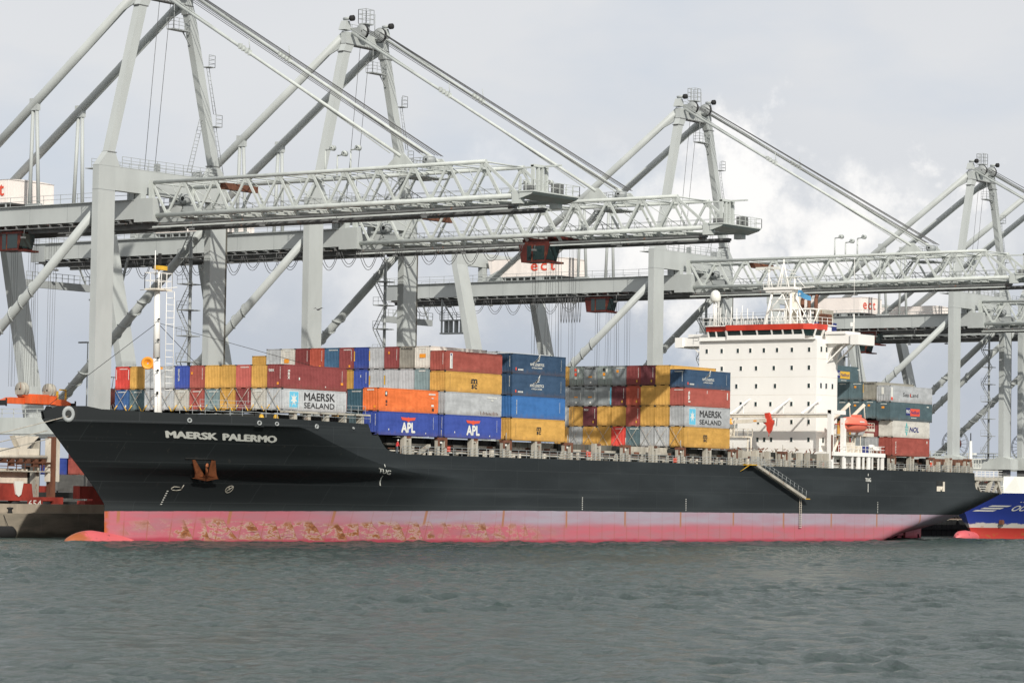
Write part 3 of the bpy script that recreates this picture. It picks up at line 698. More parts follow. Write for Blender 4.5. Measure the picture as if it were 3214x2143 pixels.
for z, xs in ((29.6, (134.7, 136.3)), (23.95, (134.7, 136.3, 138.2)), (15.5, (135.5, 137.5))):
    for x in xs:
        m = MB(); m.box(x-.33, x+.33, YA-.05, YA-.004, z-.45, z+.45); m.box(x-.27, x+.27, YA-.056, YA-.051, z-.4, z+.4, 1); m.build('window', ['white', 'glass'], SHIP, SO)
m = MB()
for z in (14.1, 16.9, 19.7, 22.5, 25.3, 28.1): m.box(F0-.012, F0-.004, YA+.05, YB-.05, z, z+.035); m.box(F0+.05, XB, YA-.012, YA-.004, z, z+.035)
part(m, 'deck_seam', 'whiter')
# bridge wings with tapered root and struts
def wing(sgn):
    m = MB(); c = HB; yi = c-sgn*10.79; yo = c-sgn*16.85; f = lambda y: y
    for (x0, x1, a, bb, z0, z1) in ((F0+2.6, XB+.5, yi, yo+sgn*1.4, 30.5, 31.9), (F0+2.2, XB+.9, yo, yo+sgn*1.4, 30.3, 31.9)):
        m.box(x0, x1, min(a, bb), max(a, bb), z0, z1)
    m.box(F0+2.4, XB+.7, min(yi, yo+sgn*2.4), max(yi, yo+sgn*2.4), 31.95, 32.4)
    # curved bracket at the root
    pts = [(F0+3.2, yi, 30.5), (F0+3.2, yi-sgn*2.6, 30.5)]+[(F0+3.2, yi-sgn*2.6*(1-sin(t)), 30.5-3.2*(1-cos(t))) for t in np.linspace(.2, pi/2, 8)]
    m.prism(pts, (.5, 0, 0)); m.prism([(p[0]+2.6, p[1], p[2]) for p in pts], (.5, 0, 0))
    for x in (F0+3.2, XB-.4): m.beam((x, yi, 27.6), (x, yo+sgn*2.8, 30.5), .2, .2)
    part(m, 'bridge_wing', 'white')
wing(1); wing(-1)
# wheelhouse: leaning windows under a red band
def bridge_outline(z, off=0):
    return [(F0+1.6-off, 26.3+off*.3), (F0+1.6-off, 22.9), (F0+.25-off, 21.9), (F0+.25-off, 7.9-off*.3), (F0+.9, 6.6-off), (XB-2.2, 6.6-off)]
m = MB(); lo = bridge_outline(0); hi = bridge_outline(0, .45)
def band(mb, A, B, z0, z1, mi=0):
    n = len(A); mb.add([(x, y, z0) for x, y in A]+[(x, y, z1) for x, y in B], [(i, i+1, n+i+1, n+i) for i in range(n-1)], mi)
m.box(F0+1.0, XB, 6.3, 26.2, 31.2, 31.75); m.box(XB-2.2, XB, 6.6, 26.2, 31.2, 33.3)
m.box(F0+.5, XB+1.2, 6.4, 26.3, 33.45, 33.6)
part(m, 'wheelhouse', 'white')
m = MB(); band(m, bridge_outline(0, .05), bridge_outline(0, .40), 31.7, 32.7, 0); m.build('bridge_window', 'glass', SHIP, SO, fix=False)
m = MB(); rb = bridge_outline(0, .55); rb2 = bridge_outline(0, .62); band(m, rb, rb2, 32.68, 33.55, 0); n = len(rb)
part(m, 'red_band', 'red')
m = MB()
for y in (26.2, 24.7, 22.9, 21.9, 19.2, 16.3, 13.6, 11.6, 9.8, 7.95):
    X0, X1 = (F0+1.52, F0+1.13) if y > 22.5 else (F0+.17, F0-.22); m.beam((X0, y, 31.65), (X1, y, 32.75), .24, .12)
m.beam((F0+.85, 6.5, 31.65), (F0+.8, 6.1, 32.75), .2, .2); m.beam((F0+3.2, 6.5, 31.65), (F0+3.2, 6.1, 32.75), .5, .16)
part(m, 'window_mullion', 'white')
m = MB(); m.box(F0-.5, F0-.42, 7.4, 21.6, 31.15, 31.9); m.box(F0-.5, F0+.3, 5.6, 26.9, 31.1, 31.2); m.box(F0-.44, F0-.36, 22, 26.8, 31.1, 31.7)
part(m, 'bridge_breast_wall', 'white')
m = MB(); m.rail([(F0-.3, 26.2, 33.6), (F0-.3, 7.2, 33.6), (XB, 6.4, 33.6)], 1.1, .035, 1.3, 2)
for y in np.linspace(26, 8, 20): hh = rnd.choice((.6, .8, 1.2, 1.8)); m.tube((F0+1+rnd.uniform(0, 2), y, 33.6), (F0+1.5, y, 33.8+hh), .045, 5); m.tube((F0+2, y+.3, 33.6), (F0+1.5, y, 33.6+hh*.8), .03, 4)
for y in np.linspace(25, 18, 8): m.tube((F0+1.3, y, 33.6), (F0+1.3, y-.1, 36.2+rnd.uniform(-.6, .6)), .06, 5); m.tube((F0+1.9, y-.3, 33.6), (F0+1.3, y, 35.2), .035, 4)
part(m, 'monkey_island_railing', 'white')
m = MB(); m.lathe([(0, 37.35), (.6, 37.4), (.82, 37.7), (.86, 38.3), (.66, 38.95), (.3, 39.25), (0, 39.3)], (F0+1.4, 25.0, 0), n=18); part(m, 'radome', 'letterw')
m = MB(); m.tube((F0+1.4, 25.2, 33.6), (F0+1.4, 25.2, 37.4), .17, 8); m.tube((F0+1.4, 24.75, 33.6), (F0+1.4, 24.75, 37.4), .08, 6); m.tube((F0+1.4, 24.35, 33.6), (F0+1.4, 24.35, 37.4), .08, 6)
for z in (34.6, 35.6, 36.6): m.tube((F0+1.4, 25.2, z), (F0+1.4, 24.35, z), .04, 4)
part(m, 'radome_post', 'white')
# radar mast
m = MB(); mx = F0+2.0
L = [(mx-.4, 15.9), (mx+2.6, 13.9), (mx+2.8, 11.0), (mx-.4, 11.3)]; T = [(mx+.5, 15.0), (mx+1.6, 13.3), (mx+1.7, 11.6), (mx+.4, 11.6)]
for i, (a, c) in enumerate(zip(L, T)):
    m.tube((a[0], a[1], 33.6), (c[0], c[1], 39.2), .26 if i in (0, 3) else .17, 8, r1=.2)
m.tube((mx-.3, 15.6, 35.3), (mx+.4, 12.6, 39.0), .11, 6); m.tube((mx-.3, 11.4, 35.2), (mx+.4, 13.4, 39.0), .11, 6)
m.tube((mx, 15.5, 36.0), (mx, 11.5, 36.0), .07, 5); m.tube((mx, 15.0, 37.6), (mx, 11.6, 37.6), .06, 5)
m.tube((mx+2.9, 9.5, 33.6), (mx+1.7, 11.6, 37.9), .08, 6); m.tube((mx+2.6, 10.4, 33.6), (mx+.6, 11.5, 36.3), .07, 5)
m.box(mx-.3, mx+2.0, 10.7, 16.3, 39.1, 39.5); m.box(mx-.1, mx+1.8, 11.2, 16.0, 38.7, 39.1)
m.rail([(mx-.3, 16.3, 39.5), (mx-.3, 10.7, 39.5)], .9, .03, 1.4)
for dx, dy in ((-.5, .55), (.5, .55), (0, -.6)): m.tube((mx+.7+dx, 13.2+dy*1.6, 39.5), (mx+.7, 13.2, 43.3), .13, 6)
m.tube((mx+.7, 13.2, 43), (mx+.7, 13.2, 43.9), .12, 6); m.tube((mx+.7, 15.9, 39.5), (mx+.7, 15.9, 42.3), .12, 6); m.tube((mx+.7, 15.2, 39.5), (mx+.7, 15.9, 41.5), .06, 5); m.tube((mx+.7, 16.3, 39.5), (mx+.7, 15.9, 41.5), .06, 5)
m.tube((mx+.7, 11.2, 39.1), (mx+.7, 11.2, 41.0), .14, 7); m.tube((mx+.7, 10.9, 41.0), (mx+.7, 9.3, 39.4), .06, 5); m.tube((mx+.7, 19, 39.1), (mx+.7, 7.5, 39.4), .05, 5)
for z in (42.2, 41.7, 40.9): m.tube((mx+.7, 13.1, z), (mx+.7, 11, z-.1), .05, 5)
part(m, 'radar_mast', 'white')
m = MB(); m.box(mx+.55, mx+.85, 14.0, 18.3, 42.35, 42.8); m.lathe([(.25, 42.0), (.25, 42.35)], (mx+.7, 15.9, 0), n=10)
fc = FACE((mx+.545, 15.9, 42.5), (0, -1, 0), (0, 0, 1)); m3 = MB(); fc.text(m3, 'ATLAS', 0, -.1, .22, width=1.5); part(m, 'radar_scanner', 'letterw'); m3.build('radar_lettering', 'letterk', SHIP, SO, fix=False)
m = MB(); m.box(mx+.5, mx+.8, 10.0, 12.4, 41.0, 41.12); m.lathe([(0, 40.8), (.3, 40.9), (.2, 41.05)], (mx+.7, 11.2, 0), n=8); part(m, 'small_radar_scanner', 'letterw')
# blue flag with star on the signal halyard
m = MB(); nxx, nyy = 14, 6; vs = []; fy0 = 12.3; fx = 146.4
for i in range(nxx+1):
    for j in range(nyy+1):
        u = i/nxx; v = j/nyy; vs.append((fx+.5*sin(u*7+v)*u, 17.0-u*2.3+.15*sin(5*u), 39.9-1.35*v*(1-.45*u)+.2*sin(u*6)-1.0*u*u))
m.add(vs, [(i*(nyy+1)+j, (i+1)*(nyy+1)+j, (i+1)*(nyy+1)+j+1, i*(nyy+1)+j+1) for i in range(nxx) for j in range(nyy)], 0, True)
m3 = MB(); star = [(fx-.35, 16.2+(.3 if q % 2 == 0 else .12)*sin(q*pi/7), 39.15+(.3 if q % 2 == 0 else .12)*cos(q*pi/7)) for q in range(14)]; m3.add(star, [tuple(range(14))])
fo = m.build('flag', 'flag', SHIP, SO, fix=False); fs_ = m3.build('flag_star', 'letterw', SHIP, SO, fix=False)
# funnel uptakes behind the bridge
m = MB(); m.lathe([(1.25, 31), (1.25, 36.6), (1.15, 38.3), (.95, 39.6), (.8, 39.9), (.6, 39.9)], (148, 18.3, 0), n=20); part(m, 'funnel', 'whiter')
for y, h in ((16.8, 38.3), (15.6, 38.6), (14.3, 38.6)):
    m = MB(); m.tube((148, y, 31), (148, y, h), .3, 10); m.tube((148, y, h), (148.2, y-.15, h+.5), .3, 10); part(m, 'exhaust_pipe', 'rust')
m = MB(); m.box(145.2, 151, 13.4, 21.6, 36.6, 36.8); m.rail([(145.2, 21.6, 34.4), (145.2, 13.4, 34.4)], 1, .04)
for y in (13.8, 16.2, 18.6, 21): m.tube((145.4, y, 32.6), (145.4, y, 36.6), .13, 6); m.tube((145.4, y, 33.0), (145.4, y-1.6, 36.6), .09, 5)
part(m, 'funnel_platform', 'white')
m = MB(); m.box(146.2, 150.5, 11.9, 13.6, 31, 34.6, 2); m.box(146.4, 149.6, 12.0, 13.4, 34.6, 36.6, 0); m.box(146.1, 148.8, 11.8, 12.6, 34.2, 35.9, 1)
m.box(142.6, 147.2, 11.0, 21.5, 11.1, 32.6, 3); part(m, 'funnel_casing', ['beige', 'rust', 'navy', 'white'])
m = MB(); m.tube((138.6, 1.9, 32.4), (138.6, 1.9, 35.2), .09, 6); m.tube((138.6, 1.9, 35.2), (138.6, 1.9, 44), .035, 5); m.box(138.4, 138.6, 2.1, 2.4, 33.3, 33.9); m.tube((138.6, 2.1, 32.4), (138.6, 1.9, 33.9), .06, 5)
part(m, 'whip_aerial', 'white')

# provisions bridge beam across the front, with struts, hoist jib and platform
m = MB(); bx = 130.2
m.box(bx-.3, bx+.3, 1.1, 20.5, 18.85, 19.35); m.box(bx-.45, bx+.45, 1.0, 20.5, 19.35, 19.5, 1)
part(m, 'provisions_beam', ['whiter', 'white'])
m = MB()
for y in (17.5, 10.2, 4.6):
    m.beam((bx, y+1.6, 19.5), (F0, y, 21.9), .22, .22); m.beam((bx+1.3, y, 19.5), (bx+1.4, y, 20.8), .1, .1)
part(m, 'beam_strut', 'white')
m = MB(); m.beam((bx-1.5, 18.2, 18.15), (bx-1.5, 11.6, 18.4), .4, .55); m.box(bx-1.56, bx-1.5, 15.2, 16, 18.2, 18.45, 1); m.box(bx-1.72, bx-1.71, 13.2, 13.8, 18.22, 18.42, 2)
part(m, 'hoist_jib', ['whiter', 'letterk', 'lettero'])
m = MB(); m.prism([(bx-1.4, 12.0, 19.5), (bx-1.4, 11.2, 19.6), (bx-1.4, 10.9, 18.6), (bx-1.4, 10.4, 18.2), (bx-1.4, 10.7, 17.4), (bx-1.4, 10.8, 16.9), (bx-1.4, 11.2, 16.4), (bx-1.4, 11.6, 16.9), (bx-1.4, 11.6, 17.6), (bx-1.4, 12.3, 18.1), (bx-1.4, 11.8, 18.7)], (.5, 0, 0)); m.tube((bx-1.2, 11.2, 16.5), (bx-1.2, 11.3, 15.9), .06, 5)
part(m, 'hoist_hook_block', 'red')
m = MB(); m.box(bx-3, bx-.3, 14.8, 20.3, 15.7, 15.95); m.rail([(bx-3, 20.3, 15.95), (bx-3, 14.8, 15.95), (bx-.3, 14.8, 15.95)], 1.1, .05, 1.1)
m.lathe([(.6, 15.95), (.6, 17.2)], (bx-1.7, 17.8, 0), n=12); m.box(bx-2.4, bx-1.2, 17, 18.6, 17.2, 17.8, 1); m.tube((bx-1.7, 17.8, 17.6), (bx-1.5, 18.2, 18.6), .3, 8, 2)
for y in (19.6, 18.9, 16.9): m.tube((bx-2.6, y, 15.95), (bx-2.2, y-.2, 18.8), .07, 5)
m.tube((bx-1, 15.2, 11.1), (bx-1, 15.2, 15.7), .12, 7); m.tube((bx-1, 14.6, 11.1), (bx-1, 14.6, 15.7), .12, 7)
part(m, 'hoist_platform', ['whiter', 'greyd', 'lettero'])
# davit legs at the ship's side
m = MB(); m.box(129.8, 130.55, .6, 1.35, 11.03, 20.0); m.box(133.7, 134.3, .6, 1.3, 11.03, 18.9); m.box(129.8, 134.3, .7, 1.3, 19.4, 20.0); m.box(133.75, 134.25, .55, .6, 18.5, 18.9)
m.box(129.76, 130.2, .55, .6, 12.5, 16.2, 1)
part(m, 'hoist_gantry_leg', ['white', 'rust'])
# lifeboat station
m = MB(); m.box(129.9, 145.9, .2, 5.4, 13.05, 13.65); m.box(131, 139, 1.6, YA, 11.03, 13.05); m.build('boat_deck', 'white', SHIP, SO)
m = MB()
for x, w in ((133.0, .35), (135.8, .25), (137.4, .85), (139.2, .3), (140.6, .8), (142.1, .15), (144.0, .2), (145.0, .2), (145.5, .2)): m.box(x, x+w, .3, .55, 11.03, 13.05)
m.box(135.0, 144.5, 2.2, 2.4, 11.03, 13.05, 1)
for x in (142.4, 143.8): m.box(x, x+.5, 2.0, 2.19, 11.95, 12.35, 2)
part(m, 'boat_deck_column', ['white', 'whiter', 'yellow'])
m = MB(); m.rail([(131.5, .3, 13.65), (145.8, .3, 13.65), (145.8, 5, 13.65)], 1.05, .04, 1.2)
m.box(138.6, 139.8, 1, 2, 13.65, 14.7, 1); m.box(140.2, 142.3, 1.2, 1.4, 13.65, 14.7, 2); m.box(136.5, 137.8, 1, 2, 13.65, 15.2, 1)
m.lathe([(0, -.9), (.33, -.75), (.33, .75), (0, .9)], (144.3, .9, 14.3), 'x', 12, 0); m.lathe([(0, -.7), (.3, -.6), (.3, .6), (0, .7)], (143.2, 1.2, 14.7), 'x', 12, 0)
m.box(143.2, 144.8, .7, 1.1, 13.65, 14.05, 3)
part(m, 'boat_deck_railing', ['white', 'whiter', 'navy', 'rust'])
m = MB()
for x in (134.8, 139.4):
    m.beam((x-1.1, 2.6, 13.65), (x+.3, 1.6, 17.0), .3, .35); m.beam((x-.4, 3.0, 18.6), (x+1.5, 1.2, 21.2), .4, .45); m.beam((x, 3.2, 13.65), (x-.3, 3.2, 19.0), .35, .4)
    m.beam((x+1.4, 1.2, 21.2), (x+1.4, 1.0, 19.0), .1, .1)
m.box(133.2, 142.6, 1.2, 3.2, 16.2, 16.4, 1); m.box(140.8, 142.9, .6, 1.3, 16.2, 16.75); m.box(141.6, 143.2, .6, 1.6, 17.0, 17.45); m.rail([(140.6, .6, 17.4), (143, .6, 17.4)], .9, .04, .9)
m.tube((137.5, 1.0, 13.65), (138.8, 1.6, 16.2), .12, 6, 1); m.tube((139.4, 1, 16.2), (139.4, 1, 13.65), .06, 5)
part(m, 'lifeboat_davit', ['whiter', 'beige'])
# lifeboat
BO = (137.2, 1.0, 18.0); LB = empty('lifeboat', BO, 'enclosed orange lifeboat hanging in its davits beside the white bridge block', 'lifeboat')
vs = []; nb_, rr = 18, 20
for i in range(nb_+1):
    t = i/nb_*2-1; e = max(0, 1-abs(t)**3.2)**.5
    for j in range(rr):
        a = 2*pi*j/rr; cy, cz = cos(a), sin(a)
        yy = 1.25*e*(abs(cy)**.75)*(1 if cy > 0 else -1); zz = (1.15 if cz > 0 else 1.25)*(abs(cz)**.8)*(1 if cz > 0 else -1)*(e**.6 if cz > 0 else e**.9)
        vs.append((BO[0]+t*3.55, BO[1]+yy, BO[2]+zz))
m = MB(); m.add(vs, [(i*rr+j, i*rr+(j+1) % rr, (i+1)*rr+(j+1) % rr, (i+1)*rr+j) for i in range(nb_) for j in range(rr)], 0, True); m.build('boat_body', 'boatr', LB, BO)
m = MB(); m.box(BO[0]-3.4, BO[0]+3.4, BO[1]-1.33, BO[1]+1.33, BO[2]-.12, BO[2]+.02); m.build('gunwale', 'red', LB, BO)
m = MB(); m.box(BO[0]+.3, BO[0]+1.5, BO[1]-.6, BO[1]+.6, BO[2]+1.05, BO[2]+1.5); m.build('conning_hatch', 'boatr', LB, BO)
m = MB(); m.box(BO[0]-.2, BO[0]+1.2, BO[1]-1.27, BO[1]-1.24, BO[2]+.3, BO[2]+.5); m.build('boat_marking', 'letterw', LB, BO)

# accommodation ladder rigged down the side
GO = (105.4, -.6, 11.2); GL = empty('accommodation_ladder', GO, 'long aluminium gangway ladder slung diagonally down the black hull side', 'gangway')
a, c = Vector((105.6, -.75, 11.15)), Vector((119.6, -.75, 6.45))
m = MB(); m.beam(a+Vector((0, .3, 0)), c+Vector((0, .3, 0)), .12, .4); m.beam(a-Vector((0, .3, 0)), c-Vector((0, .3, 0)), .12, .4)
for i in range(46): q = a.lerp(c, (i+.5)/46); m.box(q.x-.12, q.x+.12, q.y-.3, q.y+.3, q.z-.02, q.z+.02)
m.build('stringer', 'beige', GL, GO)
m = MB()
for dy in (-.32,):
    for i in range(13): q = a.lerp(c, i/12)+Vector((0, dy, .15)); m.tube(q, q+Vector((.15, 0, 1.0)), .035, 4)
    for h in (.55, 1.0): m.tube(a+Vector((.1, dy, .15+h)), c+Vector((.1, dy, .15+h)), .03, 4)
m.build('handrail', 'cranem', GL, GO)
m = MB(); m.box(103.6, 106.2, -1.1, .1, 11.12, 11.25); m.box(119.5, 120.7, -1.15, -.3, 6.3, 6.42); m.tube((103.7, -.9, 11.1), (102.6, -.05, 10.2), .05, 4); m.build('landing_platform', 'yellow', GL, GO)
m = MB(); m.rail([(103.6, -1.1, 11.25), (106.2, -1.1, 11.25)], 1.1, .035, .6); m.build('landing_railing', 'cranem', GL, GO)
PO = (119.5, -.35, 6.4); m = MB()
for dy in (-.25, .25): m.tube((119.4+dy, -.25, 6.4), (119.4+dy, -.25, 2.0), .035, 4)
for i in range(13): m.box(119.1, 119.7, -.32, -.2, 2.1+i*.33, 2.16+i*.33)
tag(m.build('rope_ladder', 'whiter', origin=PO), 'rope pilot ladder hanging from the foot of the gangway', 'rope ladder')

# stern platform over the mooring deck
m = MB(); m.box(175.6, 186.3, .5, 32, 10.1, 10.35); m.box(176, 186.3, .4, .5, 9.9, 10.5)
for x0, x1, w in ((176.6, 178.2, .5), (179.2, 177.0, .3), (181.4, 182.8, .6), (183.4, 186, .35), (186.2, 184.7, .6)): m.beam((x0, .8, 7.9), (x1, .8, 10.1), w, w)
for x in (177.5, 180.2): m.lathe([(.2, -.4), (.75, -.4), (.75, .4), (.2, .4)], (x, 2.6, 8.5), 'y', 14)
m.box(176.5, 186, 5, 27, 7.9, 9.7, 1); m.prism([(175.4, .2, 11.1), (175.9, .2, 11.1), (175.9, .2, 8.2), (176.8, .2, 7.9), (175.4, .2, 7.9)], (0, .4, 0), 0)
part(m, 'mooring_platform', ['beige', 'rust'])
m = MB(); m.rail([(175.8, .5, 10.35), (186.3, .5, 10.35), (186.3, 20, 10.35)], 1.2, .04, 1.6, 3); part(m, 'stern_railing', 'white')
m = MB(); m.box(163, 175.4, .8, 30, 12.6, 13.1); m.box(161.2, 175.4, .7, .9, 12.3, 13.2); part(m, 'aft_container_bridge', 'rust')
for x in (163.5, 166.1, 170.2, 172.6, 174.6):
    m = MB(); m.box(x, x+.45, .15, 1.1, 11.03, 12.7); part(m, 'lashing_pillar', 'beige')
# crew member on deck in red coverall
def person(loc, face, label, lean=.1):
    import bmesh
    R_ = empty('person', loc, label, 'person')
    V = [(0, 0, .95), (0, 0, 1.15), (lean*.6, 0, 1.38), (lean, 0, 1.5), (lean*1.2, 0, 1.6), (lean*1.5, 0, 1.70),                     # 0-5 spine, head
         (0, .11, .88), (.03, .13, .48), (-.03, .14, .07), (.12, .15, .04), (0, -.11, .88), (.06, -.13, .48), (.04, -.14, .07), (.19, -.15, .04),  # 6-13 legs
         (lean*.8, .2, 1.42), (.05, .27, 1.15), (.24, .22, 1.03), (.32, .2, 1.02), (lean*.8, -.2, 1.42), (.08, -.27, 1.15), (.28, -.2, 1.05), (.36, -.18, 1.04)]
    E_ = [(0, 1), (1, 2), (2, 3), (3, 4), (4, 5), (0, 6), (6, 7), (7, 8), (8, 9), (0, 10), (10, 11), (11, 12), (12, 13), (2, 14), (14, 15), (15, 16), (16, 17), (2, 18), (18, 19), (19, 20), (20, 21)]
    Rr = [.15, .16, .18, .09, .08, .11, .11, .08, .06, .05, .11, .08, .06, .05, .08, .06, .045, .04, .08, .06, .045, .04]
    me = bpy.data.meshes.new('body'); me.from_pydata(V, E_, []); ob = bpy.data.objects.new('body', me); COL.objects.link(ob)
    md = ob.modifiers.new('s', 'SKIN')
    for i, r in enumerate(Rr): me.skin_vertices[0].data[i].radius = (r, r*.9)
    me.skin_vertices[0].data[0].use_root = True; ob.modifiers.new('u', 'SUBSURF').levels = 1
    m2 = bpy.data.meshes.new_from_object(ob.evaluated_get(bpy.context.evaluated_depsgraph_get())); bpy.data.objects.remove(ob)
    for k in ('coverall', 'trouser', 'skin'): m2.materials.append(M[k])
    for p in m2.polygons:
        z = p.center.z; x = p.center.x; p.use_smooth = True
        p.material_index = 1 if z < .98 else (2 if z > 1.55 or (x > .27 and z < 1.2) else 0)
    b_ = bpy.data.objects.new('body', m2); COL.objects.link(b_); b_.parent = R_
    h = MB(); h.lathe([(.0, .17), (.09, .15), (.13, .08), (.14, 0), (.17, -.01), (.0, -.01)], (lean*1.5, 0, 1.73), n=14); h.build('hard_hat', 'letterw', R_, (0, 0, 0))
    R_.rotation_euler = (0, 0, face)
    return R_
person((22.9, .75, 11.05), radians(-20), 'crew member in red coverall and white hard hat on the side deck')

# ------------------------------------------------------------------ containers
def cont_mesh(L, H, Wd=2.438, door=False, smooth=False):
    m = MB(); e = .0
    P = .11
    for x in (0, L-P):
        for y in (0, Wd-P): m.box(x, x+P, y, y+P, 0, H, 1)
    for y in (0, Wd-.09):
        m.box(P, L-P, y, y+.09, 0, .15, 1); m.box(P, L-P, y, y+.09, H-.10, H, 1)
    for x in (0, L-.09):
        m.box(x, x+.09, P, Wd*.34, 0, .15, 1); m.box(x, x+.09, Wd*.66, Wd-P, 0, .15, 1); m.box(x, x+.09, P, Wd-P, .11, .15, 1); m.box(x, x+.09, P, Wd-P, H-.10, H, 1)
    for x in (-.006, L-.17+.006):
        for y in (-.006, Wd-.17+.006):
            for z in (0, H-.12): m.box(x, x+.17, y, y+.17, z-.004, z+.124, 2)
    def wall(n, length, put, depth):
        pts = []; w = length/n
        for i in range(n):
            a = i*w; pts += [(a, 0), (a+w*.30, 0), (a+w*.5, depth), (a+w*.80, depth)]
        pts.append((length, 0)); vs = [put(a, d, .15) for a, d in pts]+[put(a, d, H-.1) for a, d in pts]; k = len(pts)
        m.add(vs, [(i, i+1, k+i+1, k+i) for i in range(k-1)], 0)
    ns = int(L/.28); dp = .006 if smooth else .036
    wall(ns, L-2*P, lambda a, d, z: (P+a, .015+d, z), dp); wall(ns, L-2*P, lambda a, d, z: (P+a, Wd-.015-d, z), dp)
    if door:
        m.box(.03, .06, P, Wd-P, .15, H-.1, 0)
        for y in (.32, .75, 1.68, 2.1): m.tube((0.0, y, .1), (0.0, y, H-.08), .03, 5, 3)
        for y in (.3, .7, 1.66, 2.06): m.box(-.01, .03, y-.16, y+.2, 1.05, 1.12, 3)
        m.box(.015, .03, 1.2, 1.24, .15, H-.1, 2)
    else: wall(9, Wd-2*P, lambda a, d, z: (.012+d, P+a, z), .045 if not smooth else .005)
    wall(9, Wd-2*P, lambda a, d, z: (L-.012-d, P+a, z), .045)
    m.add([(0, 0, H-.02), (L, 0, H-.02), (L, Wd, H-.02), (0, Wd, H-.02)], [(0, 1, 2, 3)], 0); m.add([(0, 0, .1), (L, 0, .1), (L, Wd, .1), (0, Wd, .1)], [(0, 3, 2, 1)], 2)
    ob = m.build('t', ['white', 'white', 'dark', 'cranem']); me = ob.data; bpy.data.objects.remove(ob); return me
CM = {}
def cmesh(L, H, door, smooth):
    k = (L, H, door, smooth)
    if k not in CM: CM[k] = cont_mesh(L, H, 2.438, door, smooth)
    return CM[k]
CC = {'gold': (.56, .315, .07), 'maroon': (.21, .04, .038), 'dark maroon': (.13, .028, .035), 'bright red': (.60, .055, .04), 'salmon red': (.42, .095, .075), 'brick red': (.33, .075, .055),
      'rust red': (.36, .065, .035), 'pale grey': (.42, .435, .44), 'off-white': (.55, .53, .47), 'brown-grey': (.26, .25, .21), 'mid grey': (.27, .295, .30), 'grey-green': (.24, .28, .26), 'slate': (.085, .135, .15), 'light slate': (.19, .26, .265),
      'royal blue': (.03, .062, .29), 'navy blue': (.025, .062, .12), 'bright blue': (.028, .125, .33), 'steel blue': (.05, .13, .23), 'orange': (.80, .185, .045), 'teal blue': (.03, .085, .12), 'medium blue': (.04, .11, .27)}
CMAT = {}
def cmat(n, worn=False):
    k = (n, worn)
    if k not in CMAT:
        kk = MT('container_'+n.replace(' ', '_').replace('-', '_')); c = CC[n]; rnd_ = kk.n('ShaderNodeObjectInfo').outputs['Random']
        a = kk.noise((.5, .5, .9), 6, .65)
        lo = tuple(x*.72 for x in c)+(1,); hi = tuple(min(1, x*1.12+.012) for x in c)+(1,)
        col = kk.mix(kk.ramp(kk.math('ADD', a, kk.math('MULTIPLY', rnd_, .25)), .35, .85), lo, hi)
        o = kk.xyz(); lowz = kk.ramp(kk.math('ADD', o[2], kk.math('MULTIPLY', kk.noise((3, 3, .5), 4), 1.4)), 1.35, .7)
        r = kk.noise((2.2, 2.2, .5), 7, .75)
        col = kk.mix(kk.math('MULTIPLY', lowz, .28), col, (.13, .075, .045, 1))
        col = kk.mix(kk.ramp(r, .64 if worn else .70, .76, 0, .85), col, (.17, .07, .03, 1))
        kk.put(kk.b.inputs['Base Color'], col); kk.b.inputs['Roughness'].default_value = .6; kk.b.inputs['Specular IOR Level'].default_value = .3
        CMAT[k] = kk.m
    return CMAT[k]
ORD = ['outermost', 'second', 'third', 'fourth', 'fifth', 'sixth', 'seventh', 'eighth', 'ninth', 'tenth', 'eleventh', 'twelfth', 'thirteenth']
TIER = {1: 'bottom tier', 2: 'second tier', 3: 'third tier', 4: 'fourth tier', 5: 'topmost tier'}
h8, h9 = 2.591, 2.896
BAY = {1: (2.75, 2.5, 15.95, 'forward stack by the foremast'), 2: (18.06, 0, 13.4, 'low stack beside the forecastle step'), 3: (31.6, 0, 13.4, 'wide stack behind the orange container'), 4: (46.0, 0, 13.4, 'stack topped by two navy containers'), 6: (87.5, 0, 13.4, 'stack ahead of the white bridge'), 7: (147.7, 0, 13.4, 'stern stack behind the bridge')}
def container(bay, colm, tier, z, H, colr, L=12.19, door=False, smooth=False, worn=False, xoff=0., yoff=0.):
    X, Y0, Z0, desc = BAY[bay]; x = X+xoff; y = Y0+(colm-1)*2.5+yoff; zz = Z0+z
    ob = bpy.data.objects.new('shipping_container', cmesh(L, H, door, smooth)); COL.objects.link(ob); ob.location = (x, y, zz)
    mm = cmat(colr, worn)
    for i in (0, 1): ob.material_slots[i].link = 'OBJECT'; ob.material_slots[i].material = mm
    t = 'upper tier' if (bay in (1, 2) and tier == 2) else ('lower tier' if bay in (1, 2) else TIER[tier])
    tag(ob, f'{colr} container, {t}, {ORD[colm-1]} column from the water, {desc}', 'container', 'containers stacked on the ship')
    return ob, (x, y, zz, L, H)
def side(d): x, y, z, L, H = d; return FACE((x, y-.012, z), (1, 0, 0), (0, 0, 1))
def end(d): x, y, z, L, H = d; return FACE((x-.012, y+2.438, z), (0, -1, 0), (0, 0, 1))
def put(mb, name, mat, ob, d): return mb.build(name, mat, ob, d[:3], fix=False)
rc = random.Random(11)
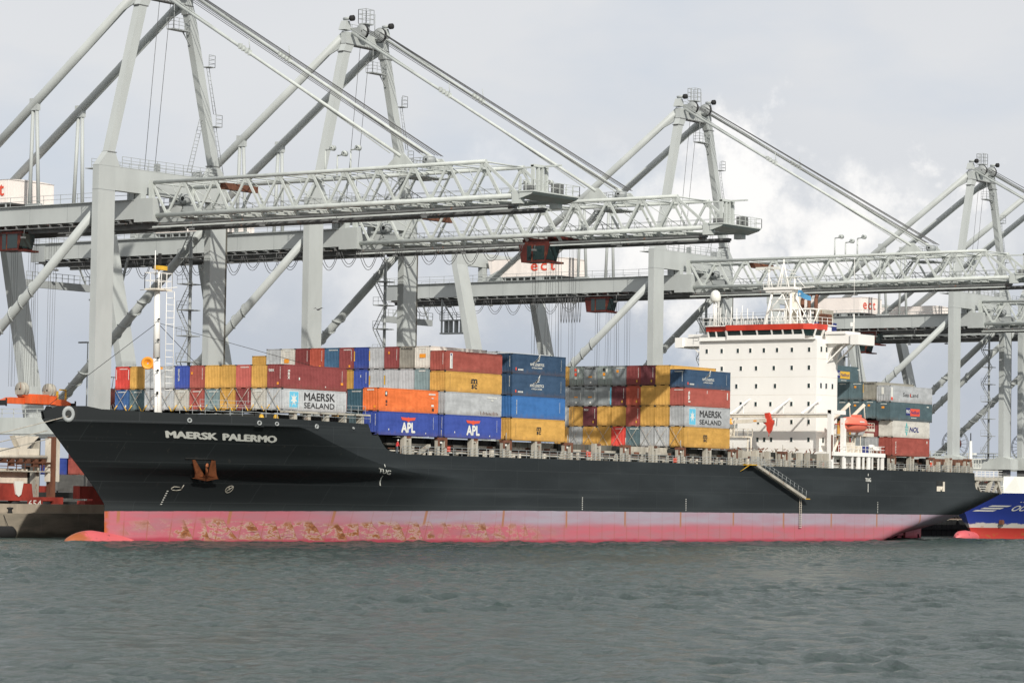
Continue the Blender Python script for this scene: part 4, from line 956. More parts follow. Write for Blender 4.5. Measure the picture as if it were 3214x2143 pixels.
def codes(ob, d, kind=0, mat='letterw'):
    """rows of small worn code marks on the end wall"""
    f = end(d); H = d[4]; m = MB()
    if kind == 0:
        for i in range(rc.choice((6, 7, 8))): f.rect(m, .75+i*.19, .75+i*.19+.12, H-.38, H-.24)
    elif kind == 1:
        for i in range(9): f.rect(m, 2.0, 2.09, H-.45-i*.16, H-.36-i*.16)
    elif kind == 2:
        for i in range(5): f.rect(m, .7+i*.22, .86+i*.22, H-.36, H-.17)
    elif kind == 3:
        f.rect(m, .9, 1.6, 1.1, 1.6); mat = 'lettero'
    elif kind == 4:
        for i in range(7): f.rect(m, .55+i*.2, .70+i*.2, H-.34, H-.22)
        f.rect(m, 1.75, 1.95, .4, .7)
    put(m, 'code_marking', mat, ob, d)
def plac(ob, d, a, b_, w=.28, h=.3, mat='lettero'): m = MB(); end(d).rect(m, a, a+w, b_, b_+h, 0, .003); put(m, 'placard', mat, ob, d)

# forward stack, columns counted from the water side
b1_up = ['maroon', 'gold', 'salmon red', 'gold', 'gold', 'brick red', 'royal blue', 'pale grey', 'pale grey', 'gold', 'bright red']
b1_lo = ['pale grey', 'off-white', 'maroon', 'gold', 'light slate', 'salmon red', 'off-white', 'pale grey', 'pale grey', 'slate', 'medium blue']
B1 = {}
for c in range(11):
    ob, d = container(1, c+1, 1, 0, h8, b1_lo[c], smooth=False); B1[(c, 1)] = (ob, d)
    if c in (1, 6): codes(ob, d, 2)
    elif c in (4, 9): codes(ob, d, 0)
    elif c in (2,): codes(ob, d, 1)
    elif c in (5, 10): codes(ob, d, 4)
    ob, d = container(1, c+1, 2, h8+.02, h9 if c != 11 else h8, b1_up[c]); B1[(c, 2)] = (ob, d)
    if c in (2, 10): codes(ob, d, 0)
    if c in (5, 0): codes(ob, d, 1)
    if c in (0, 5): plac(ob, d, 1.55 if c == 0 else .2, .45 if c == 0 else 1.8)
def shipper_star(ob, d, x0=1.15):
    f = side(d); H = d[4]; m = MB(); cx, cy = x0+1.0, H/2+.02
    f.rect(m, x0+.1, x0+1.9, .26, H-.26, 1, .002); f.rect(m, x0+.16, x0+1.84, .32, H-.32, 0, .006)
    pts = []
    for q in range(14):
        R_ = .68 if q % 2 == 0 else .27; a = pi/2+q*pi/7; pts.append((cx+R_*cos(a), cy+R_*sin(a)*1.25))
    f.shape(m, pts, 1, .010); put(m, 'star_logo', ['cyan', 'letterw'], ob, d)
    m = MB(); f.text(m, 'MAERSK', 6.95, H*.51, .92, width=5.8, bold=.03, d=.004); f.text(m, 'SEALAND', 6.95, H*.15, .66, width=5.8, bold=.02, d=.004); put(m, 'side_lettering', 'letterk', ob, d)
shipper_star(*B1[(0, 1)])
ob, d = B1[(0, 2)]; m = MB(); f = end(d); f.text(m, 'tex', .65, d[4]-.85, .42, bold=.03, width=.85); f2 = side(d); f2.text(m, 'tex', .95, d[4]-1.2, .5, bold=.03, width=1.2, vert=True)
f2.rect(m, 3.0, 3.22, 1.1, 1.4); f2.rect(m, 8, 8.15, .35, .5)
for i in range(11): f2.rect(m, 11.2, 11.28, 1.0+i*.14, 1.08+i*.14)
put(m, 'side_lettering', 'letterw', ob, d); m = MB(); f2.rect(m, 11.0, 11.45, .75, 1.05, 0, .003); put(m, 'placard', 'lettero', ob, d)
ob, d = B1[(6, 2)]; m = MB(); end(d).text(m, 'SENATOR', .55, 1.75, .26, bold=.03, width=1.5, vert=True); put(m, 'end_lettering', 'letterw', ob, d)
ob, d = B1[(10, 2)]; m = MB(); end(d).rect(m, .15, .24, 1.25, 2.5); end(d).rect(m, 2.2, 2.29, 1.25, 2.5); put(m, 'end_stripe', 'letterw', ob, d)
# lashing rods crossed over the lower tier ends
def rods(bay, c, z0, H):
    X, Y0, Z0, desc = BAY[bay]; y = Y0+c*2.5; x = X-.16; m = MB()
    m.tube((x-.1, y+.15, Z0-.1), (x, y+2.3, Z0+H+.0), .035, 5); m.tube((x-.22, y+2.3, Z0-.1), (x-.12, y+.15, Z0+H), .035, 5)
    if bay == 1:
        m.tube((x-.1, y+.15, Z0-.1), (x-.07, y+.62, Z0+.5), .07, 5, 1); m.tube((x-.22, y+2.3, Z0-.1), (x-.18, y+1.7, Z0+.65), .07, 5, 1)
    o = m.build('lashing_rods', ['beige', 'yellow'], origin=(x, y, Z0))
    tag(o, f'crossed lashing rods over the bottom container of the {ORD[c]} column, '+('by the foremast' if bay == 1 else 'ahead of the bridge'), 'lashing rods', 'lashing rods on the container ends')
for c in range(11): rods(1, c, 0, h8)
for c in range(0, 9): rods(6, c, 0, h9)
# low stack by the step
for c in range(3):
    for t in (1, 2):
        colr = [['royal blue', 'orange'], ['slate', 'teal blue'], ['gold', 'brick red']][c][t-1]
        ob, d = container(2, c+1, t, (t-1)*(h9+.02), h9 if c == 0 else h9-.15, colr, worn=(colr == 'orange'))
        if c == 0 and t == 2:
            codes(ob, d, 2); m = MB(); f = side(d); f.rect(m, 1.35, 1.8, 1.9, 2.5, 0, .002)
            for z in (1.25, 1.05, .75): f.rect(m, 1.45, 1.8, z, z+.14, 0, .002)
            f.rect(m, 10.9, 11.3, .3, .65, 0, .002); put(m, 'side_marking', 'letterk', ob, d)
            m = MB()
            for i in range(7): f.rect(m, 10.2+i*.2, 10.35+i*.2, 2.3, 2.5, 0, .002)
            f.rect(m, 10.8, 11.2, 1.85, 1.97, 0, .002); f.rect(m, 10.75, 11.25, .85, 1.1, 0, .002); f.rect(m, 1.42, 1.7, 2.05, 2.4, 0, .005); put(m, 'code_marking', 'letterw', ob, d); plac(ob, d, 1.75, .4)
        elif c == 1 and t == 2: codes(ob, d, 0)
def apl(ob, d, s=1.):
    f = side(d); cx = 6.1; m = MB(); z = 1.98
    f.shape(m, [(cx-1.5, z+.32), (cx-.25, z+.25), (cx, z+.33), (cx+.25, z+.25), (cx+1.5, z+.32), (cx+1.3, z-.03), (cx+.35, z-.12), (cx, z-.28), (cx-.35, z-.12), (cx-1.3, z-.03)], 0, .003); put(m, 'eagle_emblem', 'letterr', ob, d)
    m = MB(); f.text(m, 'APL', cx, .42, 1.2, width=2.7, bold=.06, d=.004); f.rect(m, 2.1, 2.25, .6, .8); f.rect(m, 9.6, 9.75, .3, .45)
    for i in range(12): f.rect(m, 11.2, 11.26, .9+i*.13, .98+i*.13)
    put(m, 'side_lettering', 'letterw', ob, d); codes(ob, d, 1)
o2 = [o for o in COL.objects if o.get('label', '').startswith('royal blue container, lower tier, outermost')][0]; apl(o2, (*o2.location, 12.19, h9))
# wide stack
def msc(ob, d, cx=6.2, s=1., z=None):
    f = side(d); H = d[4]; m = MB(); z = H*.5 if z is None else z
    f.text(m, 'm', cx, z+.02*s, .68*s, width=1.2*s, bold=.07, d=.004); f.rect(m, cx-.78*s, cx+.78*s, z-.09*s, z-.02*s, 0, .004); f.text(m, 'sc', cx, z-.72*s, .72*s, width=1.15*s, bold=.05, d=.004)
    for i in range(14): f.rect(m, 1.0, 1.07, .5+i*.13, .58+i*.13, 0, .003)
    put(m, 'side_lettering', 'letterk', ob, d)
hts = [(h9, 'royal blue'), (h9, 'pale grey'), (h8, 'gold'), (h8, 'brick red')]; z = 0; C3 = []
for t, (H, colr) in enumerate(hts): C3.append(container(3, 1, t+1, z, H, colr, worn=(t == 1))); z += H+.02
apl(*C3[0]); msc(*C3[2])
m = MB(); f = side(C3[3][1]); f.rect(m, .95, 1.5, .35, 2.3, 0, .003); put(m, 'white_strip', 'letterw', *C3[3])
m = MB(); f.text(m, 'INTERPOOL', 1.22, 1.2, .24, width=1.5, vert=True, d=.006); f.rect(m, 1.05, 1.35, 2.0, 2.22, 0, .006); put(m, 'strip_lettering', 'navy', *C3[3]); codes(*C3[3], 1)
m = MB(); f = side(C3[1][1])
for i in range(8): f.rect(m, 9.1+i*.26, 9.3+i*.26, 2.3, 2.5, 0, .003)
f.rect(m, 9.9, 10.4, 2.0, 2.15, 0, .003); put(m, 'code_marking', 'letterw', *C3[1])
m = MB(); f = side(C3[1][1])
for i in range(13): a = 7.6+i*.31; f.rect(m, a, a+.11, .16, .35+rc.random()*.3, 0, .003)
put(m, 'rust_streaks', 'rust', *C3[1])
up4 = ['off-white', 'brown-grey', 'maroon', 'pale grey', 'royal blue', 'maroon', 'steel blue', 'rust red', 'maroon', 'off-white', 'pale grey', None]
up3 = ['light slate', 'pale grey', 'pale grey', 'pale grey', 'royal blue', 'gold', 'slate', 'gold', 'maroon', 'pale grey', 'gold', 'gold']
for i in range(12):
    z3 = 2*(h9+.02); H3 = h9 if i < 11 else h9
    if i == 11: ob, d = container(3, 13, 3, z3+h9-.55, h8, 'gold'); continue
    ob, d = container(3, i+2, 3, z3, h9, up3[i])
    if i == 0: codes(ob, d, 2)
    if i == 4: codes(ob, d, 1); plac(ob, d, 1.1, 1.9, .12, .3, 'letterw')
    if i in (2, 3): plac(ob, d, .02, .9, .2, 1.2, 'yellow')
    ob, d = container(3, i+2, 4, z3+h9+.02, h9, up4[i])
    if i == 0: codes(ob, d, 2); plac(ob, d, .75, 1.4, 1.0, .5)
    if i == 1: m = MB(); end(d).text(m, 'MAERSK', 1.2, d[4]-.42, .24, width=1.9, bold=.03); put(m, 'end_lettering', 'letterk', ob, d)
    if i in (2, 5, 7, 8): codes(ob, d, 1)
    if i == 2: plac(ob, d, .65, 1.95, .25, .3)
    if i in (5, 7, 8): plac(ob, d, 1.6, .3)
    if i == 9: codes(ob, d, 2); plac(ob, d, .6, 1.0, .85, .55)
    if i in (6, 5): codes(ob, d, 0)
    if i in (3, 4): plac(ob, d, -.02, 1.1, .16, 1.3, 'yellow')
# navy-topped stack
hts = [(h9, 'gold'), (h9, 'bright blue'), (h9, 'navy blue'), (h8, 'navy blue')]; z = 0; C4 = []
for t, (H, colr) in enumerate(hts): C4.append(container(4, 1, t+1, z, H, colr)); z += H+.02
msc(*C4[0], s=.78)
for t, colr in ((3, 'mid grey'), (4, 'pale grey')):
    for c in (2, 3): container(4, c, t, (t-1)*(h9+.02), h9, colr if c == 2 else ('gold' if t == 3 else 'off-white'))
def wing_logo(ob, d, cx=5.6):
    f = side(d); m = MB(); z = d[4]*.44
    f.text(m, 'NYK LOGISTICS', cx, z, .34, width=3.1, bold=.04, d=.004); f.text(m, '& MEGACARRIER', cx, z-.36, .2, width=2.4, bold=.03, d=.004)
    for k in range(4):
        o_ = k*.16; f.shape(m, [(cx-.9+o_*1.4, z+.42+o_*.25), (cx-.3+o_, z+.66+o_*.8), (cx+.55+o_*.4, z+.78+o_*1.9), (cx+.55+o_*.4, z+.70+o_*1.75), (cx-.2+o_, z+.54+o_*.7), (cx-.8+o_*1.4, z+.36+o_*.2)], 0, .004)
    for i in range(4): f.rect(m, 1.35+i*.3, 1.57+i*.3, .42, .62, 0, .004)
    for i in range(9): f.rect(m, 11.1, 11.16, .7+i*.17, .8+i*.17, 0, .004)
    put(m, 'wing_logo', 'letterw', ob, d); m = MB(); f.rect(m, .75, 1.0, .42, .78, 0, .004); put(m, 'placard', 'letterr', ob, d); codes(ob, d, 1)
wing_logo(*C4[2]); wing_logo(*C4[3])
m = MB(); f = side(C4[1][1]); f.text(m, 'CRONOS CONTAINERS', 1.05, 1.45, .17, width=1.9, vert=True, bold=.03, d=.003); f.rect(m, 10.9, 10.95, .9, 2.3, 0, .003); put(m, 'side_lettering', 'letterw', *C4[1])
# stack ahead of the bridge
hts = [(h9, 'gold'), (h9, 'pale grey'), (h8, 'brick red'), (h8, 'navy blue')]; z = 0; C6 = []
for t, (H, colr) in enumerate(hts): C6.append(container(6, 1, t+1, z, H, colr)); z += H+.02
msc(*C6[0], s=.78, cx=5.6); shipper_star(*C6[1]); wing_logo(*C6[3], cx=6.2); codes(*C6[3], 0); codes(*C6[2], 0)
m = MB(); f = side(C6[2][1]); f.text(m, 'tal', 1.0, 1.3, .55, width=1.6, vert=True, bold=.05, d=.003); f.rect(m, 5.9, 6.02, 1.9, 2.35, 0, .003); f.rect(m, 11.3, 11.5, 1.2, 2.2, 0, .003); put(m, 'side_lettering', 'letterw', *C6[2])
g6 = {4: ['gold', 'dark maroon', 'maroon', 'mid grey', 'grey-green', 'mid grey', 'grey-green', 'gold'], 3: ['gold', 'gold', 'rust red', 'dark maroon', 'mid grey', 'mid grey', 'mid grey', 'pale grey'],
      2: ['gold', 'gold', 'brick red', 'gold', 'gold', 'dark maroon', 'gold', 'pale grey'], 1: ['pale grey', 'pale grey', 'slate', 'bright red', 'gold', 'gold', 'pale grey', 'gold']}
for t in (1, 2, 3, 4):
    for i, colr in enumerate(g6[t]):
        door = t == 4 and i in (4, 6); sm = (t, i) in ((4, 5), (3, 5), (3, 6), (3, 4))
        ob, d = container(6, i+2, t, (t-1)*(h9+.02), h9, colr, door=door, smooth=sm)
        if (t, i) in ((4, 5), (3, 5), (3, 6)):
            m = MB(); end(d).text(m, 'MAERSK', 1.2, d[4]-.5, .28, width=1.8, bold=.03, d=.004); put(m, 'end_lettering', 'letterk', ob, d); plac(ob, d, .85, 1.25, .65, .18); plac(ob, d, 1.1, .4, .28, .28, 'letterw'); plac(ob, d, 2.0, .9, .08, 1.1, 'letterw')
        elif door:
            plac(ob, d, .85, 2.15, .4, .42, 'letterr' if i == 6 else 'dark'); plac(ob, d, .88, 1.5, .42, .42, 'letterr' if i == 6 else 'lettero'); plac(ob, d, .9, 1.0, .4, .35, 'letterw'); plac(ob, d, 1.45, 2.0, .25, .45, 'letterw')
        elif (t, i) == (3, 4):
            plac(ob, d, 2.0, .8, .09, 1.4, 'letterw'); plac(ob, d, 2.2, .2, .2, 2.5, 'cyan')
        elif colr in ('maroon', 'rust red', 'dark maroon', 'brick red') and t > 1: codes(ob, d, 1); plac(ob, d, 1.7, .5, .2, .32, 'yellow')
        elif (t, i) in ((1, 3), (1, 2), (4, 3)): codes(ob, d, 0)
        if (t, i) == (2, 5): m = MB(); end(d).text(m, 'tex', .55, d[4]-.6, .35, width=.8, bold=.03); put(m, 'end_lettering', 'letterw', ob, d)
        if (t, i) == (4, 3): plac(ob, d, .75, 1.9, .4, .4)
# stern stack
C7 = [container(7, 1, 1, 0, h9, 'brick red'), container(7, 1, 2, h9+.02, h8, 'off-white', smooth=True), container(7, 1, 3, h9+h8+.04, h9, 'slate', L=13.72, smooth=True, xoff=-.75, yoff=-.0), container(7, 1, 4, 2*h9+h8+.06, h8, 'pale grey', L=13.72, door=True, smooth=True, xoff=-.75)]
ob, d = C7[0]; m = MB(); f = side(d); f.text(m, 'triton', 1.0, 1.3, .35, width=1.9, vert=True, bold=.03, d=.003); f.rect(m, 11.2, 11.45, 2.1, 2.5, 0, .003); put(m, 'side_lettering', 'letterw', ob, d)
ob, d = C7[1]; m = MB(); f = side(d)
for i in range(4): f.shape(m, [(4.1, .85+i*.25), (5.1, .95+i*.25), (5.1, 1.06+i*.25), (4.1, .97+i*.25)], 0, .003)
f.shape(m, [(4.6, 2.5), (4.85, 1.9), (4.35, 1.8)], 0, .003); f.shape(m, [(4.6, .25), (4.85, .8), (4.35, .8)], 0, .003); put(m, 'wave_emblem', 'teal', ob, d)
m = MB(); f.text(m, 'NOL', 7.0, .95, .75, width=3.0, bold=.06, shear=.25, d=.004); put(m, 'side_lettering', 'navy', ob, d)
def flagbox(ob, d, cx, orange):
    f = side(d); m = MB(); H = d[4]; f.rect(m, cx-2.3, cx-.9, .95, 2.1, 0, .003); put(m, 'navy_panel', 'navy', ob, d)
    m = MB(); f.rect(m, cx-.9, cx+2.2, .85, 2.0, 0, .003); put(m, 'name_panel', orange, ob, d)
    m = MB(); f.text(m, 'P&O', cx-1.6, 1.3, .5, width=1.15, bold=.05, d=.006); f.rect(m, 11.9, 12.6, 2.35, 2.5, 0, .003)
    for i in range(8): f.rect(m, cx-.6+i*.22, cx-.43+i*.22, .5, .62, 0, .004)
    put(m, 'panel_lettering', 'letterw', ob, d)
    m = MB(); f.text(m, 'Nedlloyd', cx+.65, 1.2, .5, width=2.6, bold=.03, d=.006); put(m, 'name_lettering', 'navy', ob, d)
flagbox(*C7[2], 7.4, 'letterr'); codes(*C7[2], 0); plac(*C7[2], .9, 1.9, .5, .3)
ob, d = C7[3]; m = MB(); f = side(d); f.text(m, 'Sea Land', 6.6, .95, .62, width=4.9, bold=.01, space=1.1, d=.004); put(m, 'side_lettering', 'letterk', ob, d); m = MB(); f.text(m, 't', 6.45, .95, .62, bold=.06, d=.008); f.rect(m, .2, .8, .3, .75, 0, .003); put(m, 'red_letter', 'letterr', ob, d)
m = MB(); f.rect(m, .2, .8, .75, 2.3, 0, .003); put(m, 'white_strip', 'letterw', ob, d); plac(ob, d, .85, 1.2, .45, 1.1, 'letterw')
g7 = {4: ['brown-grey', 'slate', 'slate', 'slate', 'slate'], 3: ['slate', 'slate', 'slate', 'slate', 'slate'], 2: ['maroon', 'pale grey', 'gold', 'maroon', 'slate'], 1: ['pale grey', 'mid grey', 'brick red', 'gold', 'pale grey']}
zz7 = {1: 0, 2: h9+.02, 3: h9+h8+.3, 4: 2*h9+h8+.32}
for t in (1, 2, 3, 4):
    for i, colr in enumerate(g7[t]):
        ob, d = container(7, i+2, t, zz7[t], h9 if t != 2 else h8, colr, L=12.19, xoff=-.75 if t > 2 else 0)
        if colr == 'slate': codes(ob, d, 0)
        if colr == 'slate' and i % 2 == 1 or (t, i) == (3, 0): plac(ob, d, .9, d[4]-.95, .4, .3)
        if (t, i) == (4, 0): m = MB(); end(d).text(m, 'MAERSK', 1.2, d[4]-.42, .24, width=1.9, bold=.03); put(m, 'end_lettering', 'letterk', ob, d); plac(ob, d, .0, 1.2, .12, 1.3, 'yellow')
ob, d = container(7, 6, 5, zz7[4]+h9+.02, h9, 'slate', L=12.19, smooth=True, xoff=-1.2); flagbox(ob, d, 7.2, 'yellow')

# ------------------------------------------------------------------ ship-to-shore cranes
CO = (0, 40, 3.1)
def build_crane():
    R_ = empty('container_crane', (0, 40, 3.1), 'x', 'crane', 'container cranes along the quay')
    P = lambda mb, n, mats='crane', par=R_: mb.build(n, mats, par, CO)
    for s in (-1, 1):
        m = MB(); x0, x1 = sorted((s*12.1, s*9.1)); m.box(x0, x1, 40, 41.1, 15.3, 43.72); m.box(x0-.02, x1+.02, 39.98, 41.12, 43.66, 43.76, 1)
        if s == 1: m.box(12.13, 12.55, 40.1, 40.5, 15.3, 42.5, 2)
        P(m, 'waterside_leg', ['crane', 'cranem', 'coam'])
        m = MB(); yb, yt = 73.2, 80.4; m.hexa([(x0, yb, 15.3), (x1, yb, 15.3), (x1, yb+1.3, 15.3), (x0, yb+1.3, 15.3), (x0, yt, 45.6), (x1, yt, 45.6), (x1, yt+1.15, 45.6), (x0, yt+1.15, 45.6)])
        P(m, 'landside_leg')
        m = MB(); m.box(x0-.1, x1+.1, 38.4, 76.5, 12.9, 15.0); m.prism([(x0-.1, 42.0, 15.0), (x0-.1, 38.8, 15.0), (x0-.1, 39.8, 15.35), (x0-.1, 41.3, 15.35)], (3.2, 0, 0))
        m.rail([((x0 if s < 0 else x1), 41.5, 15.0), ((x0 if s < 0 else x1), 76, 15.0)], 1.1, .06, 2.2)
        P(m, 'sill_beam', ['boom'])
        for y in (40.5, 74.4):
            m = MB(); m.box(x0+.6, x1-.6, y-.9, y+.9, 6.4, 12.9); m.box(x0-2.2, x1+2.2, y-.6, y+.6, 4.8, 6.4, 1)
            for k in range(6): m.lathe([(.1, -.25), (.42, -.25), (.42, .25), (.1, .25)], (x0-1.9+k*1.38, y, 3.65), 'y', 12, 2)
            P(m, 'travel_bogie', ['craned', 'redd', 'black'])
        # diagonal brace with spiral strake
        xb = s*10.6; a = Vector((xb, 41.3, 41.6)); c = Vector((xb, 72.2, 15.2))
        m = MB(); m.tube(a, c, .60, 14); m.prism([(xb-.08, 41.1, 43.6), (xb-.08, 41.1, 40.6), (xb-.08, 44.8, 38.3)], (.16, 0, 0))
        d = (c-a).normalized(); u_ = d.orthogonal().normalized(); w_ = d.cross(u_); Lb = (c-a).length; hp = []
        for i in range(0, 201):
            t = .36+.56*i/200; ang = 2*pi*i/200*9.5*s; hp.append(a+d*Lb*t+u_*(.66*cos(ang))+w_*(.66*sin(ang)))
        for p, q in zip(hp[:-1], hp[1:]): m.tube(p, q, .12, 4)
        P(m, 'diagonal_brace')
        # A-frame leg above the portal
        m = MB(); f = lambda x, y, z: (s*x, y, z)
        def taper(b0, b1, z0, t0, t1, z1): m.hexa([f(b0, 40, z0), f(b1, 40, z0), f(b1, 41, z0), f(b0, 41, z0), f(t0, 40, z1), f(t1, 40, z1), f(t1, 41, z1), f(t0, 41, z1)])
        taper(12.1, 8.3, 46.83, 10.6, 9.2, 48.6); taper(10.5, 9.25, 48.6, 5.35, 3.9, 67.9); taper(5.4, 3.7, 67.9, 4.8, 3.0, 69.1)
        m.box(min(s*10.62, s*8.95), max(s*10.62, s*8.95), 39.95, 41.05, 48.5, 48.62, 1); m.box(min(s*5.6, s*3.7), max(s*5.6, s*3.7), 39.95, 41.05, 67.85, 67.97, 1)
        P(m, 'mast_leg', ['crane', 'craned'])
        # backstay with its prop
        m = MB(); top = Vector((s*4.4, 41.2, 70.0)); bot = Vector((s*4.1, 78.9, 43.0)); m.tube(top, bot, .58, 14)
        m.prism([(s*4.4-.1, 41, 70.9), (s*4.4-.1, 41, 68.7), (s*4.4-.1, 44.5, 67.2), (s*4.4-.1, 44.5, 68.2)], (.2, 0, 0))
        m.prism([(s*4.1-.3, 81.5, 42.95), (s*4.1-.3, 76.2, 42.95), (s*4.1-.3, 77.3, 44.9)], (.6, 0, 0)); P(m, 'backstay')
        m = MB(); k = Vector((s*4.25, 59.9, 56.9)); m.tube(k+Vector((0, .35, -1.0)), (s*4.1, 60.7, 42.9), .25, 8); m.tube(k+Vector((0, -.35, -1.0)), (s*4.1, 59.0, 42.9), .25, 8)
        m.box(s*4.25-.3, s*4.25+.3, 59.2, 60.7, 55.6, 57.2); m.box(s*4.1-.4, s*4.1+.4, 58.6, 61.1, 42.9, 43.3); P(m, 'backstay_prop')
        # main girder
        m = MB(); g0, g1 = sorted((s*4.6, s*3.3)); m.box(g0, g1, 40.9, 101.4, 40.5, 42.95); m.box(g0, g1, 37.6, 40.9, 40.1, 43.1)
        m.box(g0-.1, g1+.1, 40.9, 101.4, 42.88, 42.97)
        gx = g0 if s < 0 else g1
        for y in (45, 53, 60, 68, 76, 84, 92): m.box(gx-.02*(s < 0), gx+.02*(s > 0), y, y+.07, 40.5, 42.9, 1)
        m.box(g0+.2, g1-.2, 41.2, 42.4, 42.97, 44.4); m.box(g0+.15, g1-.15, 39.9, 40.9, 43.1, 43.76)
        P(m, 'main_girder', ['crane', 'cranem'])
        m = MB(); m.rail([(s*4.9, 41.5, 43.0), (s*4.9, 101.2, 43.0)], 1.15, .04, 3.2, 2); m.box(min(s*4.6, s*5.0), max(s*4.6, s*5.0), 41.5, 101.2, 42.9, 42.98); P(m, 'girder_railing', 'cranem')
        m = MB(); b0, b1 = sorted((s*3.3, s*2.3)); m.box(b0, b1, 38.6, 101, 39.9, 40.4); m.box(b0+.3, b1-.3, 38.6, 101, 39.5, 39.9)
        for i in range(30): m.box(min(s*4.5, s*2.3), max(s*4.5, s*2.3), 39.5+i*2.1, 39.7+i*2.1, 39.95, 40.5)
        m.box(min(s*4.9, s*4.6), max(s*4.9, s*4.6), 42, 101, 39.9, 40.0); P(m, 'trolley_rail', 'craned')
        # forestay
        m = MB(); m.tube((s*3.9, 39.7, 70.6), (s*3.8, -3.0, 46.4), .21, 10); m.tube((s*3.9, 40.0, 71.3), (s*3.8, -1.2, 46.9), .07, 5)
        mid = Vector((s*3.85, 22.8, 61.0))
        for q in (-.8, -.3, .3, .8): m.box(mid.x-.3, mid.x+.3, mid.y+q-.12, mid.y+q+.12, mid.z+q*.57-.25, mid.z+q*.57+.45)
        m.tube((mid.x, mid.y-.8, mid.z), (mid.x, mid.y-.6, mid.z+1.5), .05, 4)
        m.prism([(s*3.8-.1, -5.0, 45.3), (s*3.8-.1, -.8, 45.3), (s*3.8-.1, -2.6, 46.8), (s*3.8-.1, -3.4, 46.8)], (.2, 0, 0)); P(m, 'forestay', 'boom')
        m = MB(); m.lathe([(.2, -.35), (1.0, -.35), (1.0, .35), (.2, .35)], (s*2.0, 39.4, 71.0), 'x', 18, 0); m.lathe([(1.01, -.2), (1.06, -.2), (1.06, .2), (1.01, .2)], (s*2.0, 39.4, 71.0), 'x', 18, 1)
        m.box(s*2.0-.5, s*2.0+.5, 39.4, 41, 70.4, 71.6); P(m, 'head_sheave', ['cranem', 'black'])
        m = MB(); m.tube((s*4.4, 40.9, 72.6), (s*4.4, 39.5, 72.6), .22, 8); m.lathe([(0, 39.1), (.42, 39.1), (.42, 39.6), (0, 39.6)], (s*4.4, 0, 72.6), 'y', 12, 1)
        m.hexa([(s*4.4-.8, 40, 71.0), (s*4.4+.8, 40, 71.0), (s*4.4+.8, 41.2, 71.0), (s*4.4-.8, 41.2, 71.0), (s*4.4-.35, 40.1, 72.3), (s*4.4+.35, 40.1, 72.3), (s*4.4+.35, 41.1, 72.3), (s*4.4-.35, 41.1, 72.3)]); P(m, 'mast_head_lamp', ['crane', 'black'])
    m = MB(); m.box(-12.1, 12.1, 40.005, 41.095, 43.76, 46.75); m.box(-12.12, 12.12, 39.98, 41.12, 46.75, 46.83); m.box(-11, 9, 41.1, 43.6, 46.5, 46.6); P(m, 'waterside_portal_beam')
    m = MB(); m.rail([(-8, 39.9, 46.83), (10, 39.9, 46.83)], 1.3, .04, 1.7, 3); m.rail([(-10, 43.4, 46.6), (9, 43.4, 46.6), (9, 41.2, 46.6)], 1.3, .04, 1.7, 3)
    m.box(-1.2, -.6, 40.2, 40.8, 46.83, 47.9); m.box(6.4, 7.4, 40.2, 40.9, 46.83, 47.6); P(m, 'portal_railing', 'cranem')
    m = MB(); m.box(-12.1, 12.1, 80.4, 81.55, 45.5, 47.9); m.box(-4.6, -3.3, 80.5, 81.45, 42.97, 45.5); m.box(3.3, 4.6, 80.5, 81.45, 42.97, 45.5); P(m, 'landside_portal_beam')
    m = MB(); m.box(-4.8, 4.8, 40, 41, 69.1, 70.75); m.box(-4.85, 4.85, 39.95, 41.05, 68.95, 69.1, 1); P(m, 'mast_head_beam', ['crane', 'craned'])
    m = MB(); m.box(-.9, .9, 39.7, 41.1, 72.3, 72.45); m.box(-.5, .5, 40.1, 40.9, 71, 72.3); m.rail([(-.9, 39.7, 72.45), (.9, 39.7, 72.45), (.9, 41.1, 72.45), (-.9, 41.1, 72.45), (-.9, 39.7, 72.45)], 2.0, .045, .9, 3)
    m.tube((1.5, 40, 71), (1.5, 40, 74.0), .05, 4); m.rail([(-3.8, 41, 71), (-1, 41, 71)], 1.1, .04, 1.2); P(m, 'mast_head_platform', 'cranem')
    m = MB(); m.box(1.0, 4.2, 39.9, 41.1, 65.6, 65.75); m.rail([(4.2, 39.9, 65.75), (1.0, 39.9, 65.75), (1.0, 41.1, 65.75)], 1.4, .04, 1.0, 3); m.tube((1.2, 40, 65.7), (1.2, 40, 69.1), .05, 4); m.beam((3.4, 40.5, 65.6), (4.9, 40.5, 64), .12, .12); P(m, 'mast_service_platform', 'cranem')
    m = MB()
    for x in (-2.35, -1.75, -1.2, .9, 1.6, 2.3, 2.7): m.tube((x, 39.0, 71.6-abs(x)*.15), (x*.9, -4.6, 46.9), .045, 4)
    for x in (-1.2, .9): m.tube((x, 40.4, 69.1), (x*.9, 42.6, 47), .035, 4)
    P(m, 'hoist_ropes', 'rope')
    m = MB(); m.box(-1.2, 1.2, -5.4, -3.6, 45.5, 45.7); m.rail([(-1.6, -6.4, 45.2), (-1.6, -2.0, 45.2), (1.6, -2, 45.2)], 1.2, .05, 1.1, 3); m.lathe([(.2, -.7), (.55, -.7), (.55, .7), (.2, .7)], (0, -4.4, 46.2), 'x', 14); m.box(-3.2, 1.6, -6.2, -2.2, 43.9, 44.05)
    for i in range(9): m.box(-2.8, -1.9, -2.2+i*.28, -2.05+i*.28, 43.8-i*.3, 43.84-i*.3)
    m.beam((-2.8, -2.2, 43.9), (-2.8, .4, 41.2), .08, .2); m.beam((-1.9, -2.2, 43.9), (-1.9, .4, 41.2), .08, .2); P(m, 'boom_tie_platform', 'cranem')
    # machinery house
    m = MB(); n = 10; ro = []
    for y in (79.7, 64.6):
        for i in range(n+1):
            t = i/n; x = -4.4+8.8*t; ro.append((x, y, 46.75+.22*sin(pi*t)))
